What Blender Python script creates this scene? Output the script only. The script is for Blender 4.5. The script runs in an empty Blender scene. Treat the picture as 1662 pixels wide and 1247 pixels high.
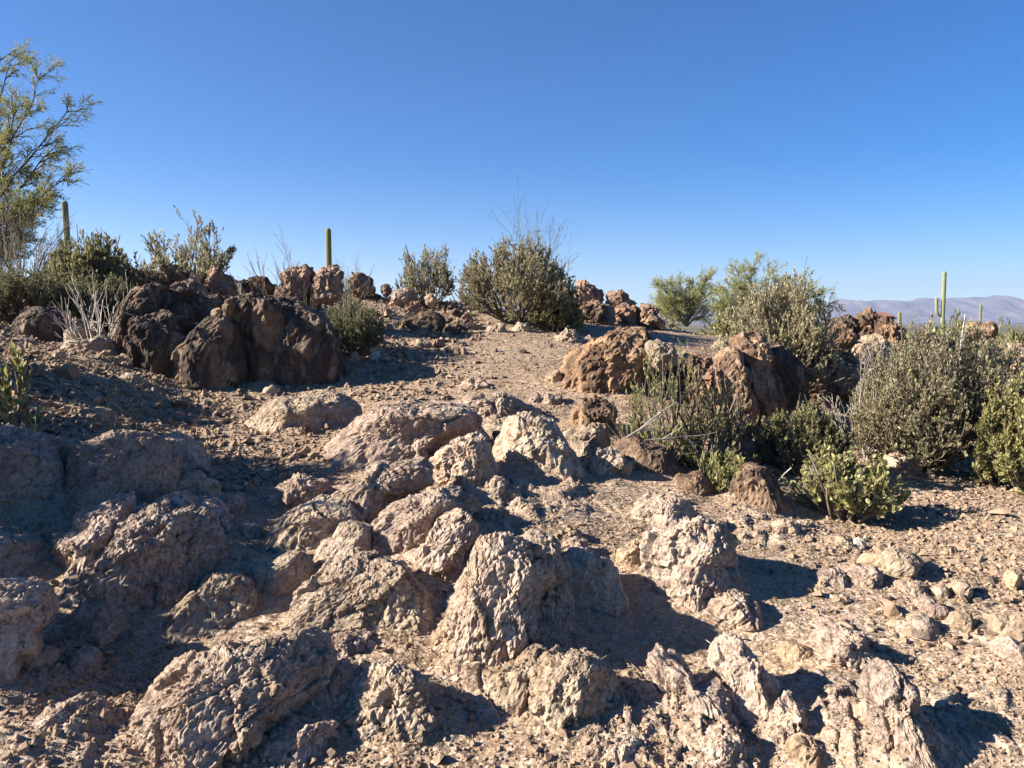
import bpy, math, random
import numpy as np
from mathutils import Vector, Matrix

random.seed(7)
RNG = np.random.default_rng(7)
SC = bpy.context.scene
COL = SC.collection

# ------------------------------------------------------------ camera, sky, sun
PITCH = math.radians(4.5)
EYE = 1.6
F = 1248.0                       # focal length in pixels of a 1662 px wide frame
cam = bpy.data.objects.new('camera', bpy.data.cameras.new('camera'))
COL.objects.link(cam)
cam.location = (0, 0, EYE)
cam.rotation_euler = (math.pi / 2 - PITCH, 0, 0)
cam.data.sensor_width = 36
cam.data.lens = 36 * F / 1662
cam.data.clip_start = 0.05
cam.data.clip_end = 90000
SC.camera = cam

SUN_EL = math.radians(27)
SUN_AZ = math.radians(-99)       # compass style: 0 = +Y (forward), negative = left
world = bpy.data.worlds.new('World')
SC.world = world
world.use_nodes = True
wn = world.node_tree
bg = wn.nodes['Background']
sky = wn.nodes.new('ShaderNodeTexSky')
sky.sky_type = 'NISHITA'
sky.sun_disc = False
sky.sun_elevation = SUN_EL
sky.sun_rotation = SUN_AZ
sky.altitude = 1500
sky.air_density = 1.0
sky.dust_density = 0.25
sky.ozone_density = 4.5
hsv = wn.nodes.new('ShaderNodeHueSaturation')       # a clear dry winter sky
hsv.inputs['Saturation'].default_value = 1.42
hsv.inputs['Hue'].default_value = 0.507
wn.links.new(sky.outputs[0], hsv.inputs['Color'])
wn.links.new(hsv.outputs[0], bg.inputs['Color'])
bg.inputs['Strength'].default_value = 0.048

sun_data = bpy.data.lights.new('sun', 'SUN')
sun_data.energy = 5.0
sun_data.angle = math.radians(0.5)
sun_data.color = (1.0, 0.92, 0.80)
sun = bpy.data.objects.new('sun', sun_data)
COL.objects.link(sun)
to_sun = Vector((math.cos(SUN_EL) * math.sin(SUN_AZ), math.cos(SUN_EL) * math.cos(SUN_AZ), math.sin(SUN_EL)))
sun.rotation_euler = to_sun.to_track_quat('Z', 'Y').to_euler()
sun.location = (-20, 10, 20)

SC.view_settings.view_transform = 'Standard'
SC.view_settings.look = 'None'
SC.view_settings.exposure = 1.7
SC.view_settings.gamma = 1.0
SC.view_settings.use_curve_mapping = False
SC.render.engine = 'CYCLES'
SC.render.resolution_x = 1024
SC.render.resolution_y = 768

# ------------------------------------------------------------ numpy noise
def _hash(ix, iy, iz, seed):
    h = (ix.astype(np.uint32) * np.uint32(374761393) + iy.astype(np.uint32) * np.uint32(668265263)
         + iz.astype(np.uint32) * np.uint32(2147483647) + np.uint32((seed * 974711 + 12345) & 0xffffffff))
    h = (h ^ (h >> np.uint32(13))) * np.uint32(1274126177)
    h = (h ^ (h >> np.uint32(16))) * np.uint32(2246822519)
    return h ^ (h >> np.uint32(15))

def vnoise(P, seed=0):
    Pi = np.floor(P).astype(np.int64)
    f = P - Pi
    w = f * f * f * (f * (f * 6 - 15) + 10)
    out = 0
    for dx in (0, 1):
        wx = w[:, 0] if dx else 1 - w[:, 0]
        for dy in (0, 1):
            wy = w[:, 1] if dy else 1 - w[:, 1]
            for dz in (0, 1):
                wz = w[:, 2] if dz else 1 - w[:, 2]
                out = out + wx * wy * wz * (_hash(Pi[:, 0] + dx, Pi[:, 1] + dy, Pi[:, 2] + dz, seed) / 4294967295.0)
    return out * 2 - 1

def fbm(P, octaves=4, seed=0, gain=0.5, ridged=False):
    a, s, tot = 1.0, 0.0, 0.0
    Q = P.copy()
    for o in range(octaves):
        n = vnoise(Q, seed + o)
        s = s + a * ((1 - 2 * np.abs(n)) if ridged else n)
        tot += a
        a *= gain
        Q = Q * 2.03 + 17.3
    return s / tot

def cells(P, seed=0):
    """F1, F2, vector from the nearest jittered cell point, three random numbers of that cell"""
    Pi = np.floor(P).astype(np.int64)
    N = len(P)
    f1 = np.full(N, 9.0); f2 = np.full(N, 9.0)
    vec = np.zeros((N, 3)); hid = np.zeros(N, np.uint32)
    for dx in (-1, 0, 1):
        for dy in (-1, 0, 1):
            for dz in (-1, 0, 1):
                ix, iy, iz = Pi[:, 0] + dx, Pi[:, 1] + dy, Pi[:, 2] + dz
                h = _hash(ix, iy, iz, seed)
                j0 = (h & np.uint32(1023)) / 1023.0
                j1 = ((h >> np.uint32(10)) & np.uint32(1023)) / 1023.0
                j2 = ((h >> np.uint32(20)) & np.uint32(1023)) / 1023.0
                v = np.stack([P[:, 0] - ix - j0, P[:, 1] - iy - j1, P[:, 2] - iz - j2], 1)
                d = np.sqrt((v * v).sum(1))
                m = d < f1
                f2 = np.where(m, f1, np.minimum(f2, d))
                vec[m] = v[m]; hid[m] = h[m]
                f1 = np.where(m, d, f1)
    z = hid.astype(np.int64)
    r = [(_hash(z, z * 0 + k, z * 0 + 3, seed + 5) / 4294967295.0) * 2 - 1 for k in range(3)]
    return f1, f2, vec, np.stack(r, 1)

def facets(P, scale, seed, stretch=(1, 1, 1)):
    """broken, tilted facets: every cell is its own small plane; returns values about -1..1 and a crack mask"""
    Q = P * np.array(stretch) * scale
    f1, f2, vec, r = cells(Q, seed)
    return (vec * r).sum(1) + 0.35 * r[:, 0], np.clip(1 - (f2 - f1) / 0.08, 0, 1)

# ------------------------------------------------------------ terrain
T_U = [-700, -300, 0, 150, 300, 450, 600, 850, 1050, 1250, 1450, 1662, 2200]
T_Y = [2.0, 2.5, 3.2, 4, 5, 6.5, 8, 10, 12, 14]
T_V = [
    [1330, 1160, 980, 800, 640, 530, 470, 430, 410, 400],
    [1400, 1190, 1010, 820, 670, 560, 510, 470, 440, 425],
    [1440, 1200, 1070, 870, 720, 610, 560, 515, 482, 462],
    [1460, 1230, 1080, 890, 750, 640, 575, 515, 476, 450],
    [1490, 1250, 1075, 915, 800, 700, 632, 512, 462, 446],
    [1490, 1250, 1080, 910, 800, 705, 640, 530, 482, 462],
    [1490, 1250, 1080, 905, 795, 705, 640, 562, 505, 478],
    [1490, 1250, 1080, 905, 800, 705, 632, 565, 525, 503],
    [1490, 1250, 1080, 920, 820, 715, 645, 580, 545, 530],
    [1490, 1250, 1080, 930, 840, 750, 670, 600, 572, 556],
    [1480, 1240, 1070, 925, 850, 775, 710, 655, 625, 605],
    [1470, 1230, 1060, 920, 845, 790, 740, 695, 665, 645],
    [1470, 1230, 1060, 930, 860, 810, 770, 730, 705, 690]]
FAR_Y = [17, 22, 32, 60, 120, 400, 1500, 70000]

def v2z(v, Y):
    return EYE - Y * math.tan(math.atan((v - 623.5) / F) + PITCH)

def _terrain_table():
    ny = len(T_Y) + len(FAR_Y)
    Z = np.zeros((len(T_U), ny))
    for i, row in enumerate(T_V):
        for j, v in enumerate(row):
            Z[i, j] = v2z(v, T_Y[j])
        z14 = Z[i, len(T_Y) - 1]
        far = [z14 - 0.10, z14 * 0.75 - 0.5, z14 * 0.45 - 1.5, -3.6, -4.6, -6, -7, -7]
        for j, z in enumerate(far):
            Z[i, len(T_Y) + j] = z
    ys = np.log(np.array(T_Y + FAR_Y))
    ts = (np.array(T_U) - 831.0) / F
    gy = np.linspace(ys[0], ys[-1], 420)
    gt = np.linspace(ts[0], ts[-1], 90)
    A = np.stack([np.interp(gy, ys, Z[i]) for i in range(len(T_U))])
    B = np.stack([np.interp(gt, ts, A[:, j]) for j in range(len(gy))], 1)
    def blur(M, n, axis):
        k = np.exp(-np.linspace(-2, 2, 2 * n + 1) ** 2); k /= k.sum()
        Mp = np.pad(M, [(n, n) if a == axis else (0, 0) for a in (0, 1)], mode='edge')
        return np.apply_along_axis(lambda r: np.convolve(r, k, 'valid'), axis, Mp)
    B = blur(blur(B, 4, 1), 4, 0)
    return gt, gy, B
GT, GY, GB = _terrain_table()

def H0(x, y):
    """smooth ground height"""
    x = np.asarray(x, float); y = np.asarray(y, float)
    Y = np.maximum(y, 2.0)
    t = np.clip(x / Y, GT[0], GT[-1] - 1e-6)
    ly = np.clip(np.log(Y), GY[0], GY[-1] - 1e-6)
    fi = (t - GT[0]) / (GT[1] - GT[0]); fj = (ly - GY[0]) / (GY[1] - GY[0])
    i = np.clip(fi.astype(int), 0, len(GT) - 2); j = np.clip(fj.astype(int), 0, len(GY) - 2)
    a = fi - i; b = fj - j
    z = (GB[i, j] * (1 - a) * (1 - b) + GB[i + 1, j] * a * (1 - b) + GB[i, j + 1] * (1 - a) * b + GB[i + 1, j + 1] * a * b)
    return z

def h0(x, y):
    return float(H0(np.array([x]), np.array([y]))[0])

def ray(u, v):
    a = (u - 831.0) / F; b = (623.5 - v) / F
    return np.array([a, math.cos(PITCH) + b * math.sin(PITCH), -math.sin(PITCH) + b * math.cos(PITCH)])

def hit(u, v, tmax=60):
    """distance parameter t where the sight line meets the ground (position = eye + t*ray), or None"""
    d = ray(u, v)
    ts = np.geomspace(1.2, tmax, 1500)
    g = EYE + ts * d[2] - H0(ts * d[0], ts * d[1])
    k = np.where(g < 0)[0]
    return float(ts[k[0]]) if len(k) else None

def ground_at(u, v, Y=None):
    """world point on the ground seen at pixel (u, v); Y gives the distance where the ground is hidden"""
    d = ray(u, v)
    t = hit(u, v) if Y is None else Y / d[1]
    if t is None: t = 14 / d[1]
    x, y = d[0] * t, d[1] * t
    return Vector((x, y, h0(x, y)))

# ------------------------------------------------------------ mesh helpers
def mesh_from(name, V, Fq, mat=None, smooth=False):
    me = bpy.data.meshes.new(name)
    V = np.ascontiguousarray(V, dtype=np.float32); Fq = np.ascontiguousarray(Fq, dtype=np.int32)
    n = Fq.shape[1]
    me.vertices.add(len(V)); me.vertices.foreach_set('co', V.ravel())
    me.loops.add(Fq.size); me.loops.foreach_set('vertex_index', Fq.ravel())
    me.polygons.add(len(Fq))
    me.polygons.foreach_set('loop_start', np.arange(0, Fq.size, n, dtype=np.int32))
    me.polygons.foreach_set('loop_total', np.full(len(Fq), n, dtype=np.int32))
    me.polygons.foreach_set('use_smooth', np.full(len(Fq), smooth))
    me.update(calc_edges=True)
    if mat: me.materials.append(mat)
    return me

def join_geo(parts):
    Vs, Fs, o = [], [], 0
    for V, Fc in parts:
        Vs.append(V); Fs.append(Fc + o); o += len(V)
    return np.concatenate(Vs), np.concatenate(Fs)

def link(name, me, parent=None, loc=None, **props):
    o = bpy.data.objects.new(name, me)
    COL.objects.link(o)
    if parent is not None: o.parent = parent
    if loc is not None: o.location = loc
    for k, v in props.items():
        if v is not None: o[k] = v
    return o

def thing(name, label, cat, loc=(0, 0, 0), rz=0, group=None, scale=None):
    o = link(name, None, loc=loc, label=label, category=cat, group=group)
    o.rotation_euler = (0, 0, rz)
    if scale is not None: o.scale = scale
    o.empty_display_size = 0.2
    return o

def copy_thing(root, loc, rz, scale, label, group=None):
    r = root.copy(); COL.objects.link(r)
    r.location = loc; r.rotation_euler = (0, 0, rz); r.scale = scale
    r['label'] = label
    if group: r['group'] = group
    elif 'group' in r: del r['group']
    for ch in list(root.children):
        c = ch.copy(); COL.objects.link(c); c.parent = r
    return r

def point_attr(me, name, vals):
    a = me.attributes.new(name, 'FLOAT', 'POINT')
    a.data.foreach_set('value', np.ascontiguousarray(vals, dtype=np.float32))

# ------------------------------------------------------------ materials
class NT:
    def __init__(self, name):
        self.m = bpy.data.materials.new(name); self.m.use_nodes = True
        self.t = self.m.node_tree; self.b = self.t.nodes['Principled BSDF']
        self.b.inputs['Roughness'].default_value = 0.9
        self.b.inputs['Specular IOR Level'].default_value = 0.25
    def n(self, typ, **kw):
        nd = self.t.nodes.new(typ)
        for k, v in kw.items():
            if k.startswith('i_'):
                key = k[2:]
                nd.inputs[int(key) if key.isdigit() else key.replace('_', ' ')].default_value = v
            else: setattr(nd, k, v)
        return nd
    def l(self, a, b): self.t.links.new(a, b)
    def ramp(self, fac, stops, interp='LINEAR'):
        r = self.n('ShaderNodeValToRGB'); r.color_ramp.interpolation = interp
        e = r.color_ramp.elements
        while len(e) < len(stops): e.new(0.5)
        for k, (p, c) in enumerate(stops):
            e[k].position = p; e[k].color = tuple(c) + (1,) if len(c) == 3 else c
        self.l(fac, r.inputs[0]); return r.outputs[0]
    def noise(self, vec, scale, detail=4, rough=0.55, dist=0.0):
        nd = self.n('ShaderNodeTexNoise', i_Scale=scale, i_Detail=detail, i_Roughness=rough, i_Distortion=dist)
        self.l(vec, nd.inputs['Vector']); return nd.outputs[0]
    def mix(self, fac, a, b, mode='MIX'):
        nd = self.n('ShaderNodeMix', data_type='RGBA', blend_type=mode)
        for sock, val in ((nd.inputs[0], fac), (nd.inputs[6], a), (nd.inputs[7], b)):
            if hasattr(val, 'node'): self.l(val, sock)
            elif isinstance(val, (int, float)): sock.default_value = val
            else: sock.default_value = tuple(val) + (1,)
        return nd.outputs[2]
    def math(self, op, a, b=None):
        nd = self.n('ShaderNodeMath', operation=op)
        for k, val in enumerate((a, b)):
            if val is None: continue
            if hasattr(val, 'node'): self.l(val, nd.inputs[k])
            else: nd.inputs[k].default_value = val
        return nd.outputs[0]
    def facet(self, vec, scale):
        """tilted cell planes as a height"""
        sc = self.n('ShaderNodeVectorMath', operation='SCALE'); self.l(vec, sc.inputs[0]); sc.inputs['Scale'].default_value = scale
        vo = self.n('ShaderNodeTexVoronoi', i_Scale=1.0); self.l(sc.outputs[0], vo.inputs['Vector'])
        sb = self.n('ShaderNodeVectorMath', operation='SUBTRACT'); self.l(sc.outputs[0], sb.inputs[0]); self.l(vo.outputs['Position'], sb.inputs[1])
        cb = self.n('ShaderNodeVectorMath', operation='SUBTRACT'); self.l(vo.outputs['Color'], cb.inputs[0]); cb.inputs[1].default_value = (0.5, 0.5, 0.5)
        dt = self.n('ShaderNodeVectorMath', operation='DOT_PRODUCT'); self.l(sb.outputs[0], dt.inputs[0]); self.l(cb.outputs[0], dt.inputs[1])
        return dt.outputs['Value'], vo
    def bump(self, height, dist, strength=1.0, prev=None):
        nd = self.n('ShaderNodeBump'); nd.inputs['Distance'].default_value = dist; nd.inputs['Strength'].default_value = strength
        self.l(height, nd.inputs['Height'])
        if prev is not None: self.l(prev, nd.inputs['Normal'])
        return nd.outputs[0]

def rock_material(name, base, second, ochre, pale, ochre_amt=0.5, stain=None, stain_amt=0.0):
    w = NT(name)
    tc = w.n('ShaderNodeTexCoord'); oi = w.n('ShaderNodeObjectInfo')
    ad = w.n('ShaderNodeVectorMath', operation='ADD'); w.l(tc.outputs['Object'], ad.inputs[0])
    sc = w.n('ShaderNodeVectorMath', operation='SCALE'); sc.inputs[0].default_value = (37, 51, 29); w.l(oi.outputs['Random'], sc.inputs['Scale'])
    w.l(sc.outputs[0], ad.inputs[1])
    p = ad.outputs[0]
    n1 = w.noise(p, 5, 6, 0.62, 0.4); n2 = w.noise(p, 30, 6, 0.7); n3 = w.noise(p, 2.2, 3, 0.5, 0.8); n4 = w.noise(p, 90, 3, 0.7)
    c = w.ramp(n1, [(0.34, second), (0.52, base), (0.68, pale)])
    c = w.mix(w.math('MULTIPLY', w.ramp(n3, [(0.52, (0, 0, 0)), (0.68, (1, 1, 1))]), ochre_amt), c, ochre)
    f1, v1 = w.facet(p, 24); f2, v2 = w.facet(p, 70)
    # each broken face has its own slight shade of the stone
    hs = w.n('ShaderNodeSeparateColor'); w.l(v1.outputs['Color'], hs.inputs[0])
    c = w.mix(w.math('MULTIPLY', hs.outputs[0], 0.45), c, tuple(min(1, x * 1.45) for x in pale))
    hs2 = w.n('ShaderNodeSeparateColor'); w.l(v2.outputs['Color'], hs2.inputs[0])
    c = w.mix(w.math('MULTIPLY', w.ramp(hs2.outputs[1], [(0.55, (0, 0, 0)), (1, (1, 1, 1))]), 0.5), c, tuple(x * 0.62 for x in second))
    c = w.mix(w.ramp(n2, [(0.35, (0.35,) * 3), (0.5, (0, 0, 0))]), c, tuple(x * 0.55 for x in ochre))
    c = w.mix(w.ramp(n4, [(0.64, (0, 0, 0)), (0.74, (0.7,) * 3)]), c, (0.62, 0.56, 0.48))
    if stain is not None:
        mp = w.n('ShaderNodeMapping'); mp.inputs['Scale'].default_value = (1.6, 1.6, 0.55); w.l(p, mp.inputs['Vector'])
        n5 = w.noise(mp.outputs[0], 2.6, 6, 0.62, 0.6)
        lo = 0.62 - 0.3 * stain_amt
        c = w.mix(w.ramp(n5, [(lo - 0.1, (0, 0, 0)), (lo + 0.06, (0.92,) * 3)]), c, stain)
    wv = w.n('ShaderNodeTexNoise', i_Scale=3.0, i_Detail=3); w.l(p, wv.inputs['Vector'])
    wa = w.n('ShaderNodeVectorMath', operation='SCALE'); w.l(wv.outputs[1], wa.inputs[0]); wa.inputs['Scale'].default_value = 0.25
    wb = w.n('ShaderNodeVectorMath', operation='ADD'); w.l(p, wb.inputs[0]); w.l(wa.outputs[0], wb.inputs[1])
    mp2 = w.n('ShaderNodeMapping'); mp2.inputs['Scale'].default_value = (5.2, 2.4, 3.4); mp2.inputs['Rotation'].default_value = (0.3, 0.5, 0.4); w.l(wb.outputs[0], mp2.inputs['Vector'])
    ve = w.n('ShaderNodeTexVoronoi', feature='DISTANCE_TO_EDGE', i_Scale=1.0); w.l(mp2.outputs[0], ve.inputs['Vector'])
    crack = w.ramp(ve.outputs['Distance'], [(0.0, (0, 0, 0)), (0.035, (1, 1, 1))])
    c = w.mix(w.ramp(ve.outputs['Distance'], [(0.0, (0.35,) * 3), (0.02, (0, 0, 0))]), c, tuple(x * 0.5 for x in second))
    tone = w.n('ShaderNodeHueSaturation'); w.l(c, tone.inputs['Color'])
    m1 = w.n('ShaderNodeMapRange'); w.l(oi.outputs['Random'], m1.inputs[0]); m1.inputs[3].default_value = 0.88; m1.inputs[4].default_value = 1.16; w.l(m1.outputs[0], tone.inputs['Value'])
    m2 = w.n('ShaderNodeMapRange'); w.l(w.math('FRACT', w.math('MULTIPLY', oi.outputs['Random'], 7.31)), m2.inputs[0]); m2.inputs[3].default_value = 0.95; m2.inputs[4].default_value = 1.12; w.l(m2.outputs[0], tone.inputs['Saturation'])
    w.l(tone.outputs[0], w.b.inputs['Base Color'])
    b = w.bump(crack, 0.014, 0.6)
    b = w.bump(n2, 0.024, 0.9, b)
    b = w.bump(f1, 0.015, 0.9, b)
    b = w.bump(f2, 0.008, 1.0, b)
    b = w.bump(n4, 0.008, 1.0, b)
    w.l(b, w.b.inputs['Normal'])
    w.b.inputs['Roughness'].default_value = 0.85
    return w.m

M = {}
M['pale'] = rock_material('pale_rock', (0.42, 0.308, 0.228), (0.27, 0.192, 0.142), (0.41, 0.26, 0.14), (0.53, 0.42, 0.33), 0.4)
M['mauve'] = rock_material('mauve_rock', (0.36, 0.262, 0.20), (0.235, 0.165, 0.13), (0.36, 0.235, 0.14), (0.47, 0.37, 0.29), 0.3)
M['grey'] = rock_material('grey_rock', (0.38, 0.29, 0.21), (0.25, 0.188, 0.137), (0.38, 0.25, 0.145), (0.48, 0.39, 0.30), 0.3)
M['ochre'] = rock_material('ochre_rock', (0.40, 0.285, 0.185), (0.28, 0.19, 0.125), (0.42, 0.265, 0.13), (0.50, 0.39, 0.28), 0.5)
M['orange'] = rock_material('orange_rock', (0.35, 0.22, 0.135), (0.215, 0.13, 0.085), (0.37, 0.235, 0.13), (0.42, 0.29, 0.19), 0.55, (0.10, 0.065, 0.048), 0.35)
M['red'] = rock_material('red_rock', (0.38, 0.235, 0.165), (0.25, 0.155, 0.115), (0.41, 0.26, 0.15), (0.45, 0.31, 0.22), 0.4, (0.12, 0.08, 0.062), 0.25)
M['dark'] = rock_material('dark_rock', (0.27, 0.185, 0.12), (0.16, 0.108, 0.075), (0.36, 0.235, 0.13), (0.40, 0.29, 0.20), 0.5, (0.065, 0.048, 0.038), 0.5)  # desert varnish stain; shade on the boulders' sunlit fronts is put into it too
M['lichen'] = rock_material('lichen_rock', (0.36, 0.27, 0.19), (0.26, 0.19, 0.14), (0.37, 0.26, 0.14), (0.44, 0.355, 0.265), 0.4)
M['white'] = rock_material('white_rock', (0.68, 0.58, 0.44), (0.55, 0.45, 0.33), (0.6, 0.48, 0.30), (0.78, 0.70, 0.58), 0.3)

def ground_material():
    w = NT('desert_ground')
    g = w.n('ShaderNodeNewGeometry'); p = g.outputs['Position']
    n1 = w.noise(p, 0.9, 5, 0.6, 0.5); n2 = w.noise(p, 9, 5, 0.65); n3 = w.noise(p, 70, 3, 0.7); nf = w.noise(p, 0.05, 6, 0.65)
    dirt = w.ramp(n1, [(0.36, (0.25, 0.162, 0.09)), (0.52, (0.315, 0.215, 0.128)), (0.68, (0.37, 0.265, 0.17))])
    f1, v1 = w.facet(p, 34); f2, v2 = w.facet(p, 85)
    s1 = w.n('ShaderNodeSeparateColor'); w.l(v1.outputs['Color'], s1.inputs[0])
    s2 = w.n('ShaderNodeSeparateColor'); w.l(v2.outputs['Color'], s2.inputs[0])
    c = w.mix(w.math('MULTIPLY', w.ramp(s1.outputs[0], [(0.55, (0, 0, 0)), (0.9, (1, 1, 1))]), 0.55), dirt, (0.38, 0.285, 0.21))
    c = w.mix(w.math('MULTIPLY', w.ramp(s2.outputs[1], [(0.5, (0, 0, 0)), (1, (1, 1, 1))]), 0.6), c, (0.20, 0.14, 0.105))
    c = w.mix(w.math('MULTIPLY', w.ramp(s2.outputs[0], [(0.7, (0, 0, 0)), (1, (1, 1, 1))]), 0.7), c, (0.52, 0.43, 0.35))
    bk = w.n('ShaderNodeAttribute', attribute_name='bedrock')
    nb = w.noise(p, 6, 6, 0.6, 0.6)
    bed = w.ramp(nb, [(0.34, (0.21, 0.15, 0.11)), (0.52, (0.30, 0.225, 0.165)), (0.7, (0.38, 0.30, 0.225))])
    bed = w.mix(w.math('MULTIPLY', s1.outputs[2], 0.35), bed, (0.55, 0.46, 0.39))
    c = w.mix(w.math('MULTIPLY', bk.outputs['Fac'], 0.6), c, bed)
    # far off the ground is soil between low scrub
    far = w.ramp(nf, [(0.42, (0.075, 0.075, 0.042)), (0.56, (0.16, 0.125, 0.08))])
    cd = w.n('ShaderNodeVectorMath', operation='LENGTH'); w.l(p, cd.inputs[0])
    ff = w.math('DIVIDE', cd.outputs['Value'], 100.0)
    c = w.mix(w.ramp(ff, [(0.22, (0, 0, 0)), (0.6, (1, 1, 1))]), c, far)
    w.l(c, w.b.inputs['Base Color'])
    b = w.bump(n2, 0.03, 0.8); b = w.bump(f1, 0.016, 1.0, b); b = w.bump(f2, 0.008, 1.0, b); b = w.bump(n3, 0.008, 0.8, b)
    w.l(b, w.b.inputs['Normal'])
    return w.m
M['ground'] = ground_material()

def gravel_material():
    w = NT('gravel_stone')
    a = w.n('ShaderNodeAttribute', attribute_name='tint')
    g = w.n('ShaderNodeNewGeometry')
    c = w.ramp(a.outputs['Fac'], [(0.0, (0.17, 0.112, 0.072)), (0.25, (0.25, 0.174, 0.112)), (0.5, (0.285, 0.20, 0.133)), (0.72, (0.325, 0.232, 0.155)), (0.88, (0.37, 0.28, 0.20)), (1.0, (0.48, 0.39, 0.31))])
    n = w.noise(g.outputs['Position'], 60, 4, 0.65)
    c = w.mix(w.ramp(n, [(0.35, (0.5,) * 3), (0.55, (0, 0, 0))]), c, (0.24, 0.17, 0.125))
    w.l(c, w.b.inputs['Base Color'])
    w.l(w.bump(n, 0.008, 0.8), w.b.inputs['Normal'])
    return w.m
M['gravel'] = gravel_material()

def leaf_material(name, dark, mid, pale, trans=0.42):
    w = NT(name)
    a = w.n('ShaderNodeAttribute', attribute_name='tint')
    oi = w.n('ShaderNodeObjectInfo')
    c = w.ramp(a.outputs['Fac'], [(0.0, dark), (0.5, mid), (0.93, pale), (1.0, tuple(min(1, x * 1.5) for x in pale))])
    hs = w.n('ShaderNodeHueSaturation'); w.l(c, hs.inputs['Color'])
    mr = w.n('ShaderNodeMapRange'); w.l(oi.outputs['Random'], mr.inputs[0]); mr.inputs[3].default_value = 0.85; mr.inputs[4].default_value = 1.15
    w.l(mr.outputs[0], hs.inputs['Value'])
    w.l(hs.outputs[0], w.b.inputs['Base Color'])
    w.b.inputs['Roughness'].default_value = 0.6
    tr = w.n('ShaderNodeBsdfTranslucent'); w.l(hs.outputs[0], tr.inputs['Color'])
    mx = w.n('ShaderNodeMixShader'); mx.inputs[0].default_value = trans
    w.l(w.b.outputs[0], mx.inputs[1]); w.l(tr.outputs[0], mx.inputs[2])
    w.l(mx.outputs[0], w.t.nodes['Material Output'].inputs['Surface'])
    return w.m
M['jojoba_leaf'] = leaf_material('jojoba_leaf', (0.137, 0.13, 0.055), (0.26, 0.24, 0.111), (0.481, 0.429, 0.234))
M['jojoba_dark_leaf'] = leaf_material('jojoba_dark_leaf', (0.063, 0.067, 0.032), (0.121, 0.121, 0.057), (0.276, 0.247, 0.138))
M['jojoba_pale_leaf'] = leaf_material('jojoba_pale_leaf', (0.182, 0.163, 0.085), (0.338, 0.299, 0.169), (0.598, 0.52, 0.338))
M['jojoba_bright_leaf'] = leaf_material('jojoba_bright_leaf', (0.169, 0.163, 0.058), (0.319, 0.299, 0.117), (0.559, 0.507, 0.247))
M['small_leaf'] = leaf_material('small_leaf', (0.091, 0.098, 0.044), (0.169, 0.169, 0.078), (0.286, 0.267, 0.143))
M['paloverde_leaf'] = leaf_material('paloverde_leaf', (0.156, 0.182, 0.052), (0.286, 0.286, 0.085), (0.442, 0.403, 0.143), 0.4)

def bark_material(name, a, b, scale=20):
    w = NT(name)
    tc = w.n('ShaderNodeTexCoord'); n = w.noise(tc.outputs['Object'], scale, 4, 0.6)
    w.l(w.ramp(n, [(0.35, a), (0.65, b)]), w.b.inputs['Base Color'])
    w.l(w.bump(n, 0.005, 0.6), w.b.inputs['Normal'])
    return w.m
M['bark'] = bark_material('grey_bark', (0.10, 0.08, 0.06), (0.20, 0.165, 0.13))
M['green_bark'] = bark_material('green_bark', (0.14, 0.14, 0.055), (0.25, 0.235, 0.11))
M['twig_bark'] = bark_material('twig_bark', (0.22, 0.22, 0.09), (0.36, 0.35, 0.16))
M['dark_bark'] = bark_material('dark_bark', (0.045, 0.035, 0.028), (0.10, 0.08, 0.06))
M['dead_bark'] = bark_material('bleached_dead_wood', (0.30, 0.26, 0.22), (0.48, 0.43, 0.37))
M['red_twig'] = bark_material('reddish_twig', (0.13, 0.085, 0.065), (0.22, 0.15, 0.11))

def saguaro_material(name, green, pale):
    w = NT(name)
    tc = w.n('ShaderNodeTexCoord'); n = w.noise(tc.outputs['Object'], 3.0, 4, 0.6)
    a = w.n('ShaderNodeAttribute', attribute_name='ridge')
    c = w.ramp(n, [(0.35, green), (0.7, tuple(x * 1.25 for x in green))])
    c = w.mix(w.math('MULTIPLY', a.outputs['Fac'], 0.85), c, pale)
    w.l(c, w.b.inputs['Base Color']); w.b.inputs['Roughness'].default_value = 0.7
    return w.m
M['saguaro'] = saguaro_material('saguaro_skin', (0.11, 0.125, 0.05), (0.33, 0.29, 0.16))
M['saguaro_pale'] = saguaro_material('pale_saguaro_skin', (0.15, 0.165, 0.075), (0.36, 0.33, 0.19))

def plain(name, col, rough=0.8, bump=0.0):
    w = NT(name); tc = w.n('ShaderNodeTexCoord'); n = w.noise(tc.outputs['Object'], 3, 5, 0.6)
    w.l(w.ramp(n, [(0.3, tuple(x * 0.85 for x in col)), (0.7, tuple(min(1, x * 1.1) for x in col))]), w.b.inputs['Base Color'])
    w.b.inputs['Roughness'].default_value = rough
    return w.m
M['stucco'] = plain('white_stucco', (0.78, 0.73, 0.66))
M['roof_tile'] = plain('red_roof_tile', (0.26, 0.13, 0.09))
M['glass'] = plain('window_glass', (0.05, 0.06, 0.07), 0.2)
M['mountain'] = bark_material('mountain_rock', (0.065, 0.062, 0.08), (0.14, 0.115, 0.12), 0.0035)
for _n in M['mountain'].node_tree.nodes:
    if _n.type == 'BUMP': _n.inputs['Distance'].default_value = 8.0

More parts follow.
